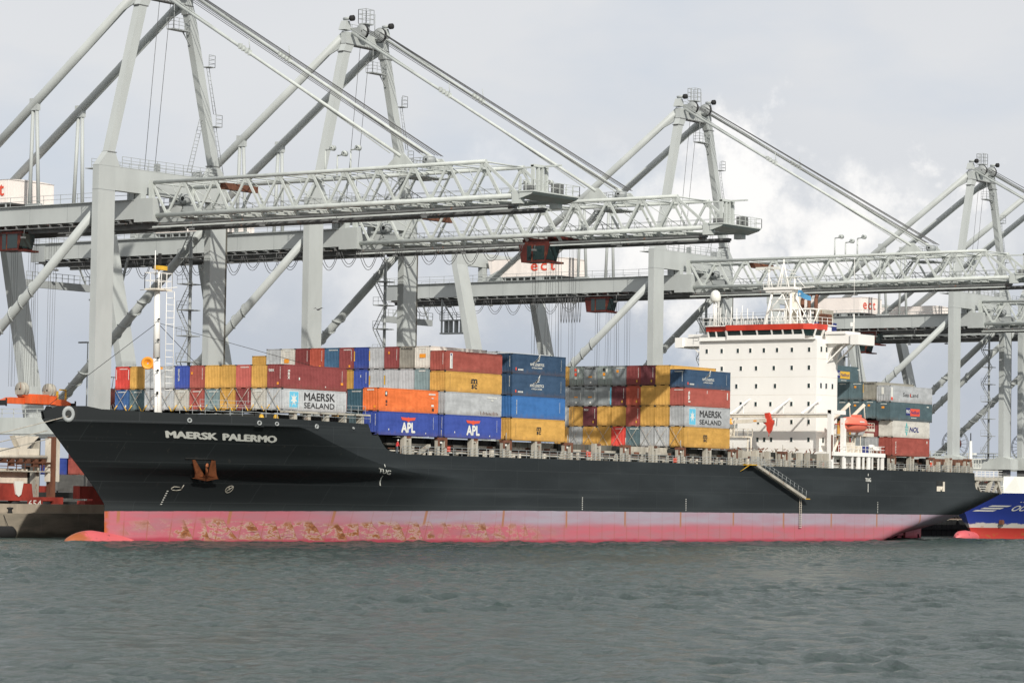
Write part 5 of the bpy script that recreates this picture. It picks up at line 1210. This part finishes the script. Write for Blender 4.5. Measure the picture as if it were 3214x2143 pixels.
    m.hexa([(-4.3, 64.7, 43.7), (4.3, 64.7, 43.7), (4.3, 78.9, 43.7), (-4.3, 78.9, 43.7), (-4.3, 64.7, 46.75), (4.3, 64.7, 46.75), (4.3, 79.6, 46.75), (-4.3, 79.6, 46.75)])
    m.add(ro, [(i, i+1, n+2+i, n+1+i) for i in range(n)], 0); m.add(ro[:n+1], [tuple(range(n+1))]); m.add(ro[n+1:], [tuple(range(n+1))])
    for i in range(56): y = 64.9+i*.25; m.box(-4.36, -4.3, y, y+.10, 43.72, 46.7)
    for i in range(30): x = -4.15+i*.28; m.box(x, x+.05, 64.66, 64.7, 43.72, 46.7)
    for i in range(11): m.box(-4.3, -4.1, 65+i*1.35, 65.15+i*1.35, 42.97, 43.7, 1)
    m.box(-4.2, 4.2, 65, 79, 43.55, 43.7, 1); m.box(-4.3, -3.9, 68, 69.4, 42.97, 43.6, 1)
    P(m, 'machinery_house', ['house', 'cranem'])
    # boom truss, lowered over the ship
    yt = [38.5-5.43*i for i in range(11)]; zb, zt_ = 40.9, 45.15; m = MB()
    for s in (-1, 1):
        x = s*3.8
        m.tube((x, 38.7, zt_), (x, -16.1, zt_), .25, 10); m.tube((x, 38.7, zb), (x, -21.6, zb), .31, 10)
        m.box(x-.25, x+.25, 38.2, 38.9, zb-.3, zt_+.3)
        for i in range(10):
            a = (x, yt[i]-.12, zt_-.15); c = (x, (yt[i]+yt[i+1])/2+.15, zb+.2); e_ = (x, (yt[i]+yt[i+1])/2-.15, zb+.2); f_ = (x, yt[i+1]+.12, zt_-.15)
            m.beam(a, c, .2, .3); m.beam(e_, f_, .2, .3)
            m.prism([(x-.06, yt[i+1]-.7, zt_-.2), (x-.06, yt[i+1]+.7, zt_-.2), (x-.06, yt[i+1]+.35, zt_-.75), (x-.06, yt[i+1]-.35, zt_-.75)], (.12, 0, 0))
            ym = (yt[i]+yt[i+1])/2; m.prism([(x-.06, ym-.65, zb+.2), (x-.06, ym+.65, zb+.2), (x-.06, ym+.3, zb+.7), (x-.06, ym-.3, zb+.7)], (.12, 0, 0))
        m.beam((x, -15.9, zt_-.15), (x, -20.9, zb+.2), .22, .34); m.beam((x, -15.8, zt_-.2), (x, -18.3, zb+.2), .2, .28)
    for i in range(11):
        y = yt[i]; m.tube((-3.8, y, zt_), (3.8, y, zt_), .10, 6)
        if i < 10:
            m.tube((-3.8, y, zt_), (3.8, yt[i+1], zt_), .07, 5); m.tube((3.8, y, zt_), (-3.8, yt[i+1], zt_), .07, 5)
            ym = (y+yt[i+1])/2; m.beam((-3.8, ym, zb), (3.8, ym, zb), .28, .36); m.tube((3.8, ym, zb+.2), (-3.7, y, zt_-.3), .055, 5)
            m.tube((-3.8, ym, zb-.1), (3.8, ym-5.4, zb-.1), .09, 5); m.tube((0, ym, zb), (0, y, zt_), .055, 5)
    for s in (-1, 1):
        for i in range(10): ym = (yt[i]+yt[i+1])/2; m.beam((s*3.8, ym, zb-.2), (s*2.9, ym, zb-1.0), .3, .3)
    P(m, 'boom', 'boom')
    m = MB()
    for s in (-1, 1):
        b0, b1 = sorted((s*3.3, s*2.4)); m.box(b0, b1, -20, 38, 39.75, 40.05); m.box(b0+.25, b1-.25, -20, 38, 39.5, 39.75)
    P(m, 'boom_trolley_rail', 'craned')
    m = MB(); m.box(-4.0, -3.75, -19.4, 38.2, 39.35, 39.55); P(m, 'power_rail', 'boom')
    m = MB(); m.box(2.2, 3.3, -21, 37, 41.35, 41.45); m.rail([(2.2, -21, 41.45), (2.2, 37, 41.45)], 1.15, .035, 2.6, 2); m.rail([(3.3, -21, 41.45), (3.3, 37, 41.45)], 1.15, .035, 2.6, 2)
    m.tube((1.6, 37, 41.5), (1.6, -21, 41.5), .06, 4); m.tube((-2.8, 37, 41.2), (-2.8, -21, 41.2), .05, 4)
    for i in range(7): m.box(-1.5+i*.4, -1.1+i*.4, 33.5, 35.5, 40.8+(i % 3)*.3, 41.5+(i % 2)*.8)
    m.lathe([(.3, -.6), (.7, -.6), (.7, .6), (.3, .6)], (-.6, 35.6, 43.2), 'x', 14); m.box(-2.2, 2.2, 36, 37, 42.4, 42.7)
    P(m, 'boom_walkway', 'cranem')
    m = MB(); m.beam((-3.0, 27.0, 44.3), (3.4, 27.0, 44.3), .8, .8); P(m, 'cable_tray_box', 'rust')
    m = MB(); m.box(-4.4, 5.0, -23.6, -21.5, 41.25, 41.4); m.prism([(-4.3, -21.5, 41.25), (-4.3, -23.6, 41.25), (-4.3, -23.2, 40.95), (-4.3, -21.5, 40.5)], (9.2, 0, 0))
    for x in (-4.2, 3.4): m.box(x, x+.85, -21.6, -20.3, 39.95, 41.45)
    m.rail([(-4.4, -21.5, 41.4), (-4.4, -23.6, 41.4), (5.0, -23.6, 41.4), (5.0, -21.5, 41.4)], 1.2, .045, 1.4, 2)
    for x in (-2.2, -1.2, -.4, .5): m.box(x, x+.3, -22.0, -21.6, 41.4, 44.6)
    m.box(-2.2, .8, -22.05, -21.55, 44.4, 44.7); m.box(-.3, 0, -24.6, -16.4, 44.5, 44.68); m.box(-3.4, -2.5, -22.4, -21.4, 41.4, 42.1, 1); m.box(1.6, 2.6, -23.0, -21.8, 41.4, 42.7, 1); m.box(-3.4, -3.2, -21, -20.8, 41.4, 43.2)
    P(m, 'boom_end_platform', ['boom', 'craned'])
    for y, hgt in ((14.6, 3.4), (12.6, 2.6), (10.4, 3.2)):
        m = MB(); m.tube((2.6, y, 45.2), (2.6, y, 45.3+hgt), .14, 6, r1=.1); m.tube((2.6, y, 45.3+hgt), (2.6, y-1.1, 45.4+hgt), .1, 5); m.lathe([(.1, -.3), (.35, -.3), (.35, .3), (.1, .3)], (2.6, y-1.2, 45.5+hgt), 'x', 10); P(m, 'boom_latch_post', 'boom')
    # stair tower beside the far waterside leg
    m = MB(); m.tube((8.6, 43.0, 15), (8.6, 43.0, 40), .22, 8)
    for i in range(7):
        z = 16+i*3.4; m.box(7.0, 9.6, 42.0, 43.9, z, z+.12); m.rail([(7.0, 42.0, z+.1), (7.0, 43.9, z+.1)], 1.1, .03, 1, 2)
        ya, yb = (42.0, 44.0) if i % 2 else (44.0, 42.0); m.beam((7.2, ya, z+.1), (7.2, yb, z+3.4), .05, .12); m.beam((8.0, ya, z+.1), (8.0, yb, z+3.4), .05, .12)
        for k in range(10): q = k/10; m.box(7.2, 8.0, ya+(yb-ya)*q-.06, ya+(yb-ya)*q+.06, z+.1+3.3*q, z+.13+3.3*q)
    P(m, 'stair_tower', 'cranem')
    m = MB()
    for (xx, z0, z1, px_) in ((11.2, 47.2, 53.8, 0), (9.4, 55.5, 61.5, 0)):
        xt = xx-(z1-z0)*.285 if xx > 10 else xx-1.7
        a = Vector((xx+.35, 40.5, z0)); c = Vector((xt+.5, 40.5, z1)); m.tube(a, c, .04, 4); m.tube(a+Vector((.5, 0, 0)), c+Vector((.5, 0, 0)), .04, 4)
        for i in range(12): q = a.lerp(c, i/11); m.tube(q, q+Vector((.5, 0, 0)), .03, 4)
        m.box(c.x-.2, c.x+1.0, 39.9, 41, c.z, c.z+.1); m.rail([(c.x-.2, 39.9, c.z), (c.x+1.0, 39.9, c.z), (c.x+1, 41, c.z)], 1.6, .035, .8, 3)
    a = Vector((4.8, 40.5, 47.4)); c = Vector((7.0, 40.5, 54.5))
    for dx in (0, .8): m.tube(a+Vector((dx, 0, 0)), c+Vector((dx, 0, 0)), .04, 4)
    for i in range(16): q = a.lerp(c, i/15); m.tube(q, q+Vector((.8, 0, 0)), .035, 4)
    P(m, 'mast_ladder', 'cranem')
    # hanging maintenance baskets at the landside end
    m = MB(); m.box(-9, 5, 98.6, 99.2, 36.2, 37.3); m.rail([(-9, 98.6, 37.3), (5, 98.6, 37.3)], 1.2, .05, 1.3)
    for x in (-6, 4): m.beam((x, 98.9, 37.3), (x*.6, 98.9, 40), .2, .2)
    P(m, 'landside_gantry', 'cranem')
    m = MB(); m.box(-4.8, -3.6, 84, 89.5, 34.1, 34.35); m.box(-4.8, -3.6, 84, 89.5, 36.4, 36.6); m.rail([(-4.8, 84, 36.6), (-4.8, 89.5, 36.6)], 1.2, .05, .9, 3)
    for y in (84, 89.5): m.beam((-4.2, y, 34.2), (-4.2, y, 40.2), .25, .25)
    m.beam((-4.2, 84, 34.3), (-4.2, 82.2, 40.2), .3, .3); m.beam((-4.2, 89.5, 40), (-4.2, 87, 36.6), .2, .2)
    for y in (85, 86.2, 87.4, 88.4): m.box(-4.7, -3.7, y, y+.2, 34.3, 36.4)
    P(m, 'maintenance_platform', 'cranem')
    m = MB(); m.box(-4.98, -4.68, 99, 101.8, 40.2, 42.6); m.rail([(-4.8, 101.4, 43), (-4.8, 103, 43), (4.8, 103, 43)], 1.3, .05, 1.3); m.box(-4.8, 4.8, 101.4, 103, 42.9, 43.0); P(m, 'end_platform', 'cranem')
    # cable reel
    m = MB(); cx, cy, cz, R0 = -6.4, 42.4, 17.6, 2.7; nn = 36
    for k in range(nn):
        a0, a1 = 2*pi*k/nn, 2*pi*(k+1)/nn
        for xx in (cx-.25, cx+.25): m.tube((xx, cy+R0*cos(a0), cz+R0*sin(a0)), (xx, cy+R0*cos(a1), cz+R0*sin(a1)), .06, 4)
        if k % 2 == 0: m.tube((cx-.25, cy+.9*cos(a0), cz+.9*sin(a0)), (cx-.25, cy+R0*cos(a0), cz+R0*sin(a0)), .05, 4)
    m.lathe([(.1, -.24), (1.25, -.24), (1.25, .24), (.1, .24)], (cx, cy, cz), 'x', 20, 1); m.box(cx, cx+.8, cy-.4, cy+.4, 15, cz); P(m, 'cable_reel', ['craned', 'cab'])
    # lamps under the girder
    m = MB()
    for y in (44, 52, 60.5, 69, 78, 87, 96, 30, 18, 6, -8): m.box(-5.3, -4.8, y, y+.5, 38.7, 38.95); m.tube((-5.0, y+.2, 38.95), (-4.9, y+.2, 40 if y > 38 else 39.5), .04, 4)
    P(m, 'floodlights', 'craned')
    # trolley and operator's cab (y of trolley = 0 here, moved per crane)
    T = MB(); T.box(-2.6, 2.6, 37, 43, 40.05, 40.5); T.box(-3.2, 3.2, 37.6, 38.4, 40.4, 41.2); T.box(-3.2, 3.2, 41.6, 42.4, 40.4, 41.2)
    tr = P(T, 'trolley', 'cab')
    T = MB(); T.hexa([(-4.2, 38.0, 37.3), (-1.6, 38.0, 37.3), (-1.6, 42.0, 37.3), (-4.2, 42.0, 37.3), (-4.2, 37.3, 39.7), (-1.6, 37.3, 39.7), (-1.6, 42.4, 39.7), (-4.2, 42.4, 39.7)]); T.box(-4.3, -1.5, 36.8, 37.8, 37.1, 37.35); T.box(-3.4, -2.4, 38, 42, 39.7, 40.3)
    cb_ = T.build('operator_cab', 'cab', tr, CO)
    T = MB(); T.hexa([(-4.1, 37.87, 37.6), (-1.7, 37.87, 37.6), (-1.7, 38.1, 37.6), (-4.1, 38.1, 37.6), (-4.1, 37.30, 39.5), (-1.7, 37.30, 39.5), (-1.7, 37.6, 39.5), (-4.1, 37.6, 39.5)]); T.box(-4.24, -4.2, 38.1, 40.0, 37.6, 39.45); T.box(-4.24, -4.2, 40.3, 41.0, 37.5, 39.5)
    T.build('cab_window', 'glass', tr, CO)
    return R_
CR = build_crane()
lab = ['grey container crane, nearest and tallest, its apex cut off by the picture top at left', 'grey container crane second from the left, its full apex above the orange container', 'grey container crane whose boom passes just above the white ship bridge', 'grey container crane at far right with its apex above the stern', 'grey container crane at the extreme right edge, only its rear half in view']
XC = [(21.9, 1.03, 24.6), (64.3, 1.018, -33.0), (151.7, 1.0, 16.8), (254.8, .99, 23.6), (283.8, .99, 42.0)]
cranes = [CR]
for i in range(1, 5): cranes.append(copy_tree(CR))
for i, (o, (x, k, ty)) in enumerate(zip(cranes, XC)):
    o.location = (x, 40, 3.1); o.scale = (k, 1.0, k); o['label'] = lab[i]
    for ch in kids(o):
        if ch.name.startswith('trolley.') or ch.name == 'trolley': ch.location = (0, ty, 0)
    # house lettering: side wall on four of them, front wall on the fourth
    m = MB(); fc = FACE((-4.39, 70.4, 44.3), (0, -1, 0), (0, 0, 1)) if i != 3 else FACE((-3.3, 64.63, 44.2), (1, 0, 0), (0, 0, 1))
    w = 5.4 if i != 3 else 5.2
    for ch_, a, ww in (('e', .75, 1.4), ('c', 2.75, 1.2), ('t', 4.6, .95)):
        fc.text(m, ch_, a*w/5.4, .35, 1.85, width=ww, bold=.022, d=.01) if i != 4 else None
    if i != 4: m.build('house_lettering', 'letterr', o, CO, fix=False)
    # festoon cable loops
    m = MB(); tr_y = 40+ty; gath = []
    def loop(y0, y1, sag, x=-5.1, z=39.7, n=10): m.poly([(x, y0+(y1-y0)*t, z-sag*4*t*(1-t)) for t in [q/n for q in range(n+1)]], .045, 4)
    if i == 1: ys = [8+3.6*q for q in range(24)]
    else: ys = [tr_y+3+3.9*q for q in range(12) if tr_y+3+3.9*q < 96]
    for a, c in zip(ys[:-1], ys[1:]): loop(a, c, 2.4+.3*sin(a)); loop(a+.4, c-.4, 2.0+.3*sin(a), -5.0)
    if i in (0, 2):
        for q in range(8): loop(tr_y+2.6+q*.55, tr_y+3.1+q*.55, 4.2, -4.9, n=8)
    m.build('festoon_cables', 'rope', o, CO)
    # hoist falls under the trolley
    if i in (0, 1, 2):
        m = MB(); zl = 19.5 if i == 0 else 6
        for xx in (-1.2, -.6, 1.5, 2.3):
            for yy in (-2.2, -1.8, 1.6, 2.0): m.tube((xx*1.2, tr_y+yy, 40), (xx, tr_y+yy*1.15, zl), .022, 3, smooth=False)
        m.build('hoist_falls', 'rope', o, CO)
# spreader hanging from the nearest crane
SPO = (21.6, 62.6, 18.0); SP = empty('spreader', SPO, 'orange container spreader beam hanging on ropes above the white sill at left', 'spreader')
x, y, z = SPO
m = MB(); m.box(x-5.2, x+5.2, y-.45, y+.45, z-.5, z+.35); m.hexa([(x-6.7, y-.4, z-.45), (x-5.2, y-.45, z-.5), (x-5.2, y+.45, z-.5), (x-6.7, y+.4, z-.45), (x-6.7, y-.4, z-.15), (x-5.2, y-.45, z+.35), (x-5.2, y+.45, z+.35), (x-6.7, y+.4, z-.15)])
m.hexa([(x+5.2, y-.45, z-.5), (x+6.7, y-.4, z-.45), (x+6.7, y+.4, z-.45), (x+5.2, y+.45, z-.5), (x+5.2, y-.45, z+.35), (x+6.7, y-.4, z-.15), (x+6.7, y+.4, z-.15), (x+5.2, y+.45, z+.35)])
m.box(x-2.6, x+3.2, y-.8, y+.8, z-.4, z+.7); m.box(x-3.0, x+3.6, y-.6, y+.6, z+.55, z+.9)
for q in range(6): m.box(x-2.8+q*1.1, x-2.65+q*1.1, y-.88, y-.8, z-.4, z+.7)
m.build('beam', 'orange', SP, SPO)
for dx in (-2.6, 2.6):
    m = MB(); m.lathe([(.15, -.45), (.95, -.45), (1.0, -.2), (.6, -.1), (.6, .1), (1.0, .2), (.95, .45), (.15, .45)], (x+dx, y, z+1.5), 'x', 16); m.box(x+dx-.6, x+dx+.6, y-.7, y+.7, z+.8, z+1.4); m.build('sheave_block', 'beige', SP, SPO)
m = MB()
for s in (-1, 1): m.box(x+s*6.6-.15, x+s*6.6+.15, y-1.1, y+1.1, z-.8, z-.1); m.tube((x+s*6.6, y-1.1, z-.9), (x+s*6.6, y-1.1, z+.2), .12, 5)
m.build('twistlock_head', 'black', SP, SPO)
m = MB(); m.beam((x+5.8, y, z), (x+5.8, y, z+1.7), .2, .2); m.beam((x+5.8, y, z+1.7), (x+4.6, y, z+1.7), .2, .2); m.box(x+3.4, x+4.1, y-.3, y+.3, z+.3, z+1.5); m.build('flipper_arm', 'yellow', SP, SPO)

# ------------------------------------------------------------------ second ship
S2 = (203, 16, 0); B2 = empty('feeder_ship', S2, 'blue hulled ship with white foredeck and red waterline beyond the black stern', 'ship')
def stem2(z): return interp(z, [(-2, 205), (1.2, 204.8), (3.9, 203.0), (5.6, 201.6), (8.0, 199.6), (11, 198)])
def half2(X, z):
    t = (X-stem2(z))/interp(z, [(0, 34), (8, 20)]); t = min(1, max(0, t)); return 11.5*(1-(1-t)**interp(z, [(0, 1.6), (8, 2.2)]))
def loft2(z0, z1, name, mats, nz=12, ss=36, Xe=300):
    b = MB(); vs = []; 
    for sg in (1, -1):
        for i in range(ss):
            q = (i/(ss-1))**1.8
            for j in range(nz):
                z = z0+(z1-z0)*j/(nz-1); X = stem2(z)+q*(Xe-stem2(z)); vs.append((X, 16-sg*half2(X, z), z))
    fs = []
    for k in (0, 1):
        o = k*ss*nz
        for i in range(ss-1):
            for j in range(nz-1): a = o+i*nz+j; fs.append((a, a+nz, a+nz+1, a+1))
    b.add(vs, fs, 0, True); return b.build(name, mats, B2, S2)
loft2(-1.5, 8.0, 'hull', 'bluehull', 20)
m = MB(); m.hexa([(205.3, 10.2, 8), (208.2, 8.0, 8), (230, 6, 8), (230, 25, 8), (205.8, 10.2, 10.9), (207.0, 8.6, 10.9), (228, 6.6, 10.9), (228, 25, 10.9)]); m.add([(x, 16-half2(x, 8), 8.0) for x in (200, 202, 205, 209, 214, 220)]+[(x, 16+half2(x, 8), 8.0) for x in (220, 214, 209, 205, 202, 200)], [tuple(range(12))]); m.build('breakwater', 'letterw', B2, S2)
m = MB(); m.tube((204.5, 16, 8), (204.5, 16, 17), .45, 10, r1=.22); m.tube((204.5, 16, 17), (204.5, 16, 18.4), .1, 5, 1); m.box(203.6, 206.5, 15, 17, 12.2, 12.35); m.rail([(203.6, 15, 12.3), (206.5, 15, 12.3)], 1.5, .05, .9); m.tube((204.5, 18.5, 13.8), (204.5, 13, 13.9), .06, 4); m.box(205, 206, 15.6, 16.2, 14.6, 14.9); m.build('foremast', ['letterw', 'black'], B2, S2)
m = MB(); pts = [(x, 16-half2(x, 8)-.0, 8.0) for x in (200.4, 202, 204, 205.3)]; m.rail(pts, 1.2, .045, 1.5, 3); m.build('railing', 'letterw', B2, S2)
m = MB()
for k in range(3):
    z = 4.75+k*.42; x0 = 203.4+k*.85; q = [(x0+3.0*t, z) for t in (0, .25, .5, .75, 1)]
    lo_ = [(x, 16-half2(x, zz)-.06, zz) for x, zz in q]; hi_ = [(x+.45, 16-half2(x+.45, zz+.24)-.06, zz+.24) for x, zz in q]; m.add(lo_+hi_, [(i, i+1, 6+i, 5+i) for i in range(4)])
vs, fs = text_geo('OOCL', .95, .03, cut=2, shear=.2); m.add([(211.2+vx*1.15, 16-half2(211.2+vx*1.15, 4.9+vy)-.06, 4.9+vy) for vx, vy in vs], fs)
for i in range(7): x = 209.4+i*.5; m.add([(a_, 16-half2(a_, z_)-.06, z_) for a_, z_ in ((x, 6.4), (x+.28, 6.4), (x+.28, 6.5), (x, 6.5))], [(0, 1, 2, 3)])
m.build('bow_markings', 'letterw', B2, S2, fix=False)
m = MB(); m.lathe([(0, 0), (.7, .5), (1.15, 1.6), (1.25, 3.4), (1.0, 6.5), (.4, 9)], (199.2, 16, .15), 'x', 16); m.build('bulb', 'bulb', B2, S2)
m = MB(); m.box(208.6, 209.6, 16-half2(209.1, 3.0)-.35, 16-half2(209.1, 3.0)+.2, 2.5, 3.3); m.build('anchor', 'rust', B2, S2)

# ------------------------------------------------------------------ mooring lines
for i, (p, q, s_) in enumerate((((-20.9, 14.4, 14.6), (-62, 37, 3.6), 1.6), ((-22.6, 16.5, 12.8), (-58, 37.4, 3.6), 1.4), ((-21.4, 17.4, 11.9), (-50, 37.2, 3.6), 1.2))):
    m = MB(); a = Vector(p); c = Vector(q); pts = [a.lerp(c, t/16)-Vector((0, 0, s_*4*(t/16)*(1-t/16)*.3)) for t in range(17)]; m.poly(pts, .06, 5)
    tag(m.build('mooring_rope', 'beige', origin=p), ['uppermost mooring rope running left from the bow fairlead', 'middle mooring rope running left from the bow', 'lowest mooring rope running left from the bow'][i], 'rope', 'mooring ropes at the bow')

# ------------------------------------------------------------------ quay machine at the left edge, yard behind
QO = (3, 46, 3.1); QM = empty('quay_hopper', QO, 'weathered cream quay machine on a red bogie with number 654, left of the bow', 'machine')
m = MB(); m.box(-12, 9.4, 45.4, 46.6, 4.5, 5.0); m.box(3.3, 6.0, 45.35, 45.4, 3.5, 4.9); m.box(8.0, 9.7, 45.3, 46.6, 3.7, 5.0); m.hexa([(-2.6, 45.5, 5), (4.4, 45.5, 5), (4.4, 46.5, 5), (-2.6, 46.5, 5), (-1, 45.5, 6.7), (4.1, 45.5, 6.7), (4.1, 46.5, 6.7), (-1, 46.5, 6.7)]); m.build('travel_bogie', 'redd', QM, QO)
m = MB()
for X in (-8, -3, 1.5, 6.9): m.lathe([(.1, 45.5), (.75, 45.5), (.75, 46.5), (.1, 46.5)], (X, 0, 4.0), 'y', 14)
m.build('wheel', 'black', QM, QO)
m = MB(); fc = FACE((4.6, 45.34, 3.75), (1, 0, 0), (0, 0, 1)); fc.text(m, '654', 0, 0, .85, width=2.3); m.build('number_lettering', 'letterw', QM, QO, fix=False)
m = MB(); m.prism([(.8, 45.3, 7.0), (2.5, 45.3, 7.0), (2.1, 45.3, 5.3), (1.65, 45.3, 5.0), (1.2, 45.3, 5.3)], (0, .2, 0)); m.build('bracket', 'letterw', QM, QO)
m = MB(); m.box(7.7, 8.5, 45.6, 46.4, 5, 12.8); m.build('rusty_column', 'rust', QM, QO)
m = MB(); m.box(8.8, 9.4, 45.8, 46.6, 7.0, 12.8); m.box(7.3, 7.65, 45.7, 46.4, 7, 12.6); m.box(-14, 5.8, 46, 47.5, 9.7, 11.2); m.hexa([(2.4, 46, 11.2), (3.6, 46, 11.2), (3.6, 47, 11.2), (2.4, 47, 11.2), (1.4, 46, 12.8), (5.8, 46, 12.8), (5.8, 47, 12.8), (1.4, 47, 12.8)]); m.tube((-14, 45.9, 10.1), (7, 45.9, 10.1), .3, 8)
m.build('upper_structure', 'whiter', QM, QO)
m = MB(); m.box(-14, 7.6, 45.6, 47, 9.3, 9.5)
for i in range(14): m.box(-12+i*1.4, -11.4+i*1.4, 45.7, 46.4, 8.9+(i % 3)*.2, 9.9+(i % 2)*.3)
m.rail([(-14, 45.6, 8.35), (7.6, 45.6, 8.35)], 1.1, .06, 1.5, 2); m.box(-14, 7.6, 45.6, 46.4, 8.2, 8.35, 1); m.box(5.6, 6.2, 46.3, 47.3, 5, 12.2, 1)
m.build('machinery_deck', ['rust', 'beige'], QM, QO)
m = MB(); m.box(-14, 4.4, 46.6, 47.0, 6.7, 8.6); m.box(4.4, 4.8, 46.55, 47.0, 6.2, 8.9, 1); m.box(-14, 4.8, 46.5, 47.0, 6.4, 6.75, 1); m.build('side_panel', ['whiter', 'dark'], QM, QO)
m = MB(); m.hexa([(14.2, 45, 3.1), (17.6, 45, 3.1), (17.6, 46, 3.1), (14.2, 46, 3.1), (15.8, 45, 7.2), (17.0, 45, 7.2), (17, 46, 7.2), (15.8, 46, 7.2)]); m.box(13.2, 18, 44.8, 46.2, 3.4, 4.6)
tag(m.build('bogie_end', 'redd', origin=(15, 45, 3.1)), 'rusty red crane bogie end half hidden behind the black bow', 'crane bogie')
def yard(x, y, z, colr, lab, L=12.19, rot=0, red=False):
    ob = bpy.data.objects.new('shipping_container', cmesh(L, h8, False, False)); COL.objects.link(ob); ob.location = (x, y, z); ob.rotation_euler.z = rot
    for i in (0, 1): ob.material_slots[i].link = 'OBJECT'; ob.material_slots[i].material = cmat(colr)
    tag(ob, lab, 'container', 'containers standing in the yard')
    if red:
        m = MB(); f = end((0, 0, 0, L, h8)); f.text(m, red, 1.2, 1.5, .4, width=1.5, bold=.05, d=.004); o = m.build('end_lettering', 'letterr', ob, (0, 0, 0), fix=False)
    return ob
yl = [('off-white', 'grey ribbed container with red lettering behind the number 654 bogie', 59.2, 95, 3.1, 'OXXL'), ('off-white', 'pale container on top behind the rusty column at left', 59.2, 95, 5.7, False), ('royal blue', 'blue container far behind the rusty column', 64, 101, 8.3, False), ('brick red', 'red container stacked high behind the bow stem', 66.5, 97.5, 8.3, False),
      ('gold', 'yellow container peeping out beside the bow stem', 70.5, 96.5, 8.3, False), ('dark maroon', 'dark container above the red one behind the bow stem', 66.5, 97.5, 10.9, False), ('off-white', 'white container low behind the bow stem', 66.5, 95, 5.7, False), ('off-white', 'white container on the ground behind the bow stem', 66.5, 95, 3.1, False)]
for colr, lb, x, y, z, t in yl: yard(x, y, z, colr, lb, red=t)
for i in range(6):
    ob = yard(300+(i % 2)*.1, 66-2.6*i, 8.9, 'off-white', ['white yard container with red lettering nearest the water, right of the stern', 'white yard container with red lettering, second landward, right of the stern', 'white yard container with red lettering, third landward, right of the stern', 'white yard container with red lettering, fourth landward, right of the stern', 'white yard container with red lettering, fifth landward, right of the stern', 'white yard container with red lettering, farthest landward, right of the stern'][5-i], red='HSD')
    for lv in (1, 2):
        yard(300+(i % 2)*.1, 66-2.6*i, 8.9-2.6*lv-.02, ['off-white', 'mid grey', 'brick red'][(i+lv) % 3], f'yard container {["directly under", "two below"][lv-1]} the white lettered one, {ORD[5-i] if i < 5 else "first"} row from the water')
# dark barrier and wheels low behind the bulb, lamp post
m = MB(); m.box(20, 110, 70, 71, 3.1, 4.3); m.box(20, 110, 70.2, 71, 4.8, 5.6); tag(m.build('guard_rail', 'dark', origin=(20, 70, 3.1)), 'low dark steel barrier on the quay behind the bow', 'barrier')
LO = (39.2, 70, 3.1); LP = empty('lamp_post', LO, 'tall slim lamp post behind the near crane leg at left', 'lamp post')
m = MB(); m.tube((39.2, 70, 3.1), (39.2, 70, 27), .14, 8, r1=.08); m.build('post', 'cranem', LP, LO); m = MB(); m.box(38.9, 39.4, 70, 71.6, 26.9, 27.1); m.build('lamp_head', 'craned', LP, LO)
# one gull
GU = (36.5, 8, 26.2); m = MB(); gx, gy, gz = 30.0, 20.0, 30.0
m.add([(gx, gy, gz), (gx+.25, gy-.5, gz+.25), (gx+.35, gy-1.0, gz+.12), (gx+.45, gy-.5, gz+.18), (gx+.3, gy, gz-.02), (gx+.25, gy+.5, gz+.25), (gx+.35, gy+1.0, gz+.12), (gx+.45, gy+.5, gz+.18)], [(0, 1, 3, 4), (1, 2, 3), (0, 5, 7, 4), (5, 6, 7)])
m.lathe([(0, -.25), (.07, -.15), (.09, .1), (.03, .4)], (gx+.1, gy, gz-.02), 'x', 8)
tag(m.build('gull', 'gull', origin=(gx, gy, gz)), 'single gull gliding in the sky between the two cranes left of centre', 'bird')

m = MB()  # added dark boards standing in for the shaded quay wall below the stern
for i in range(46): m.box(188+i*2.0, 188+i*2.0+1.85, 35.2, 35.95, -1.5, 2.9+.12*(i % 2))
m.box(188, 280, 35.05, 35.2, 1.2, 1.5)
tag(m.build('quay_shade_panel', 'quayshade', origin=(188, 35.2, 0)), 'added dark panel standing in for shade on the quay below the stern', 'shade panel')
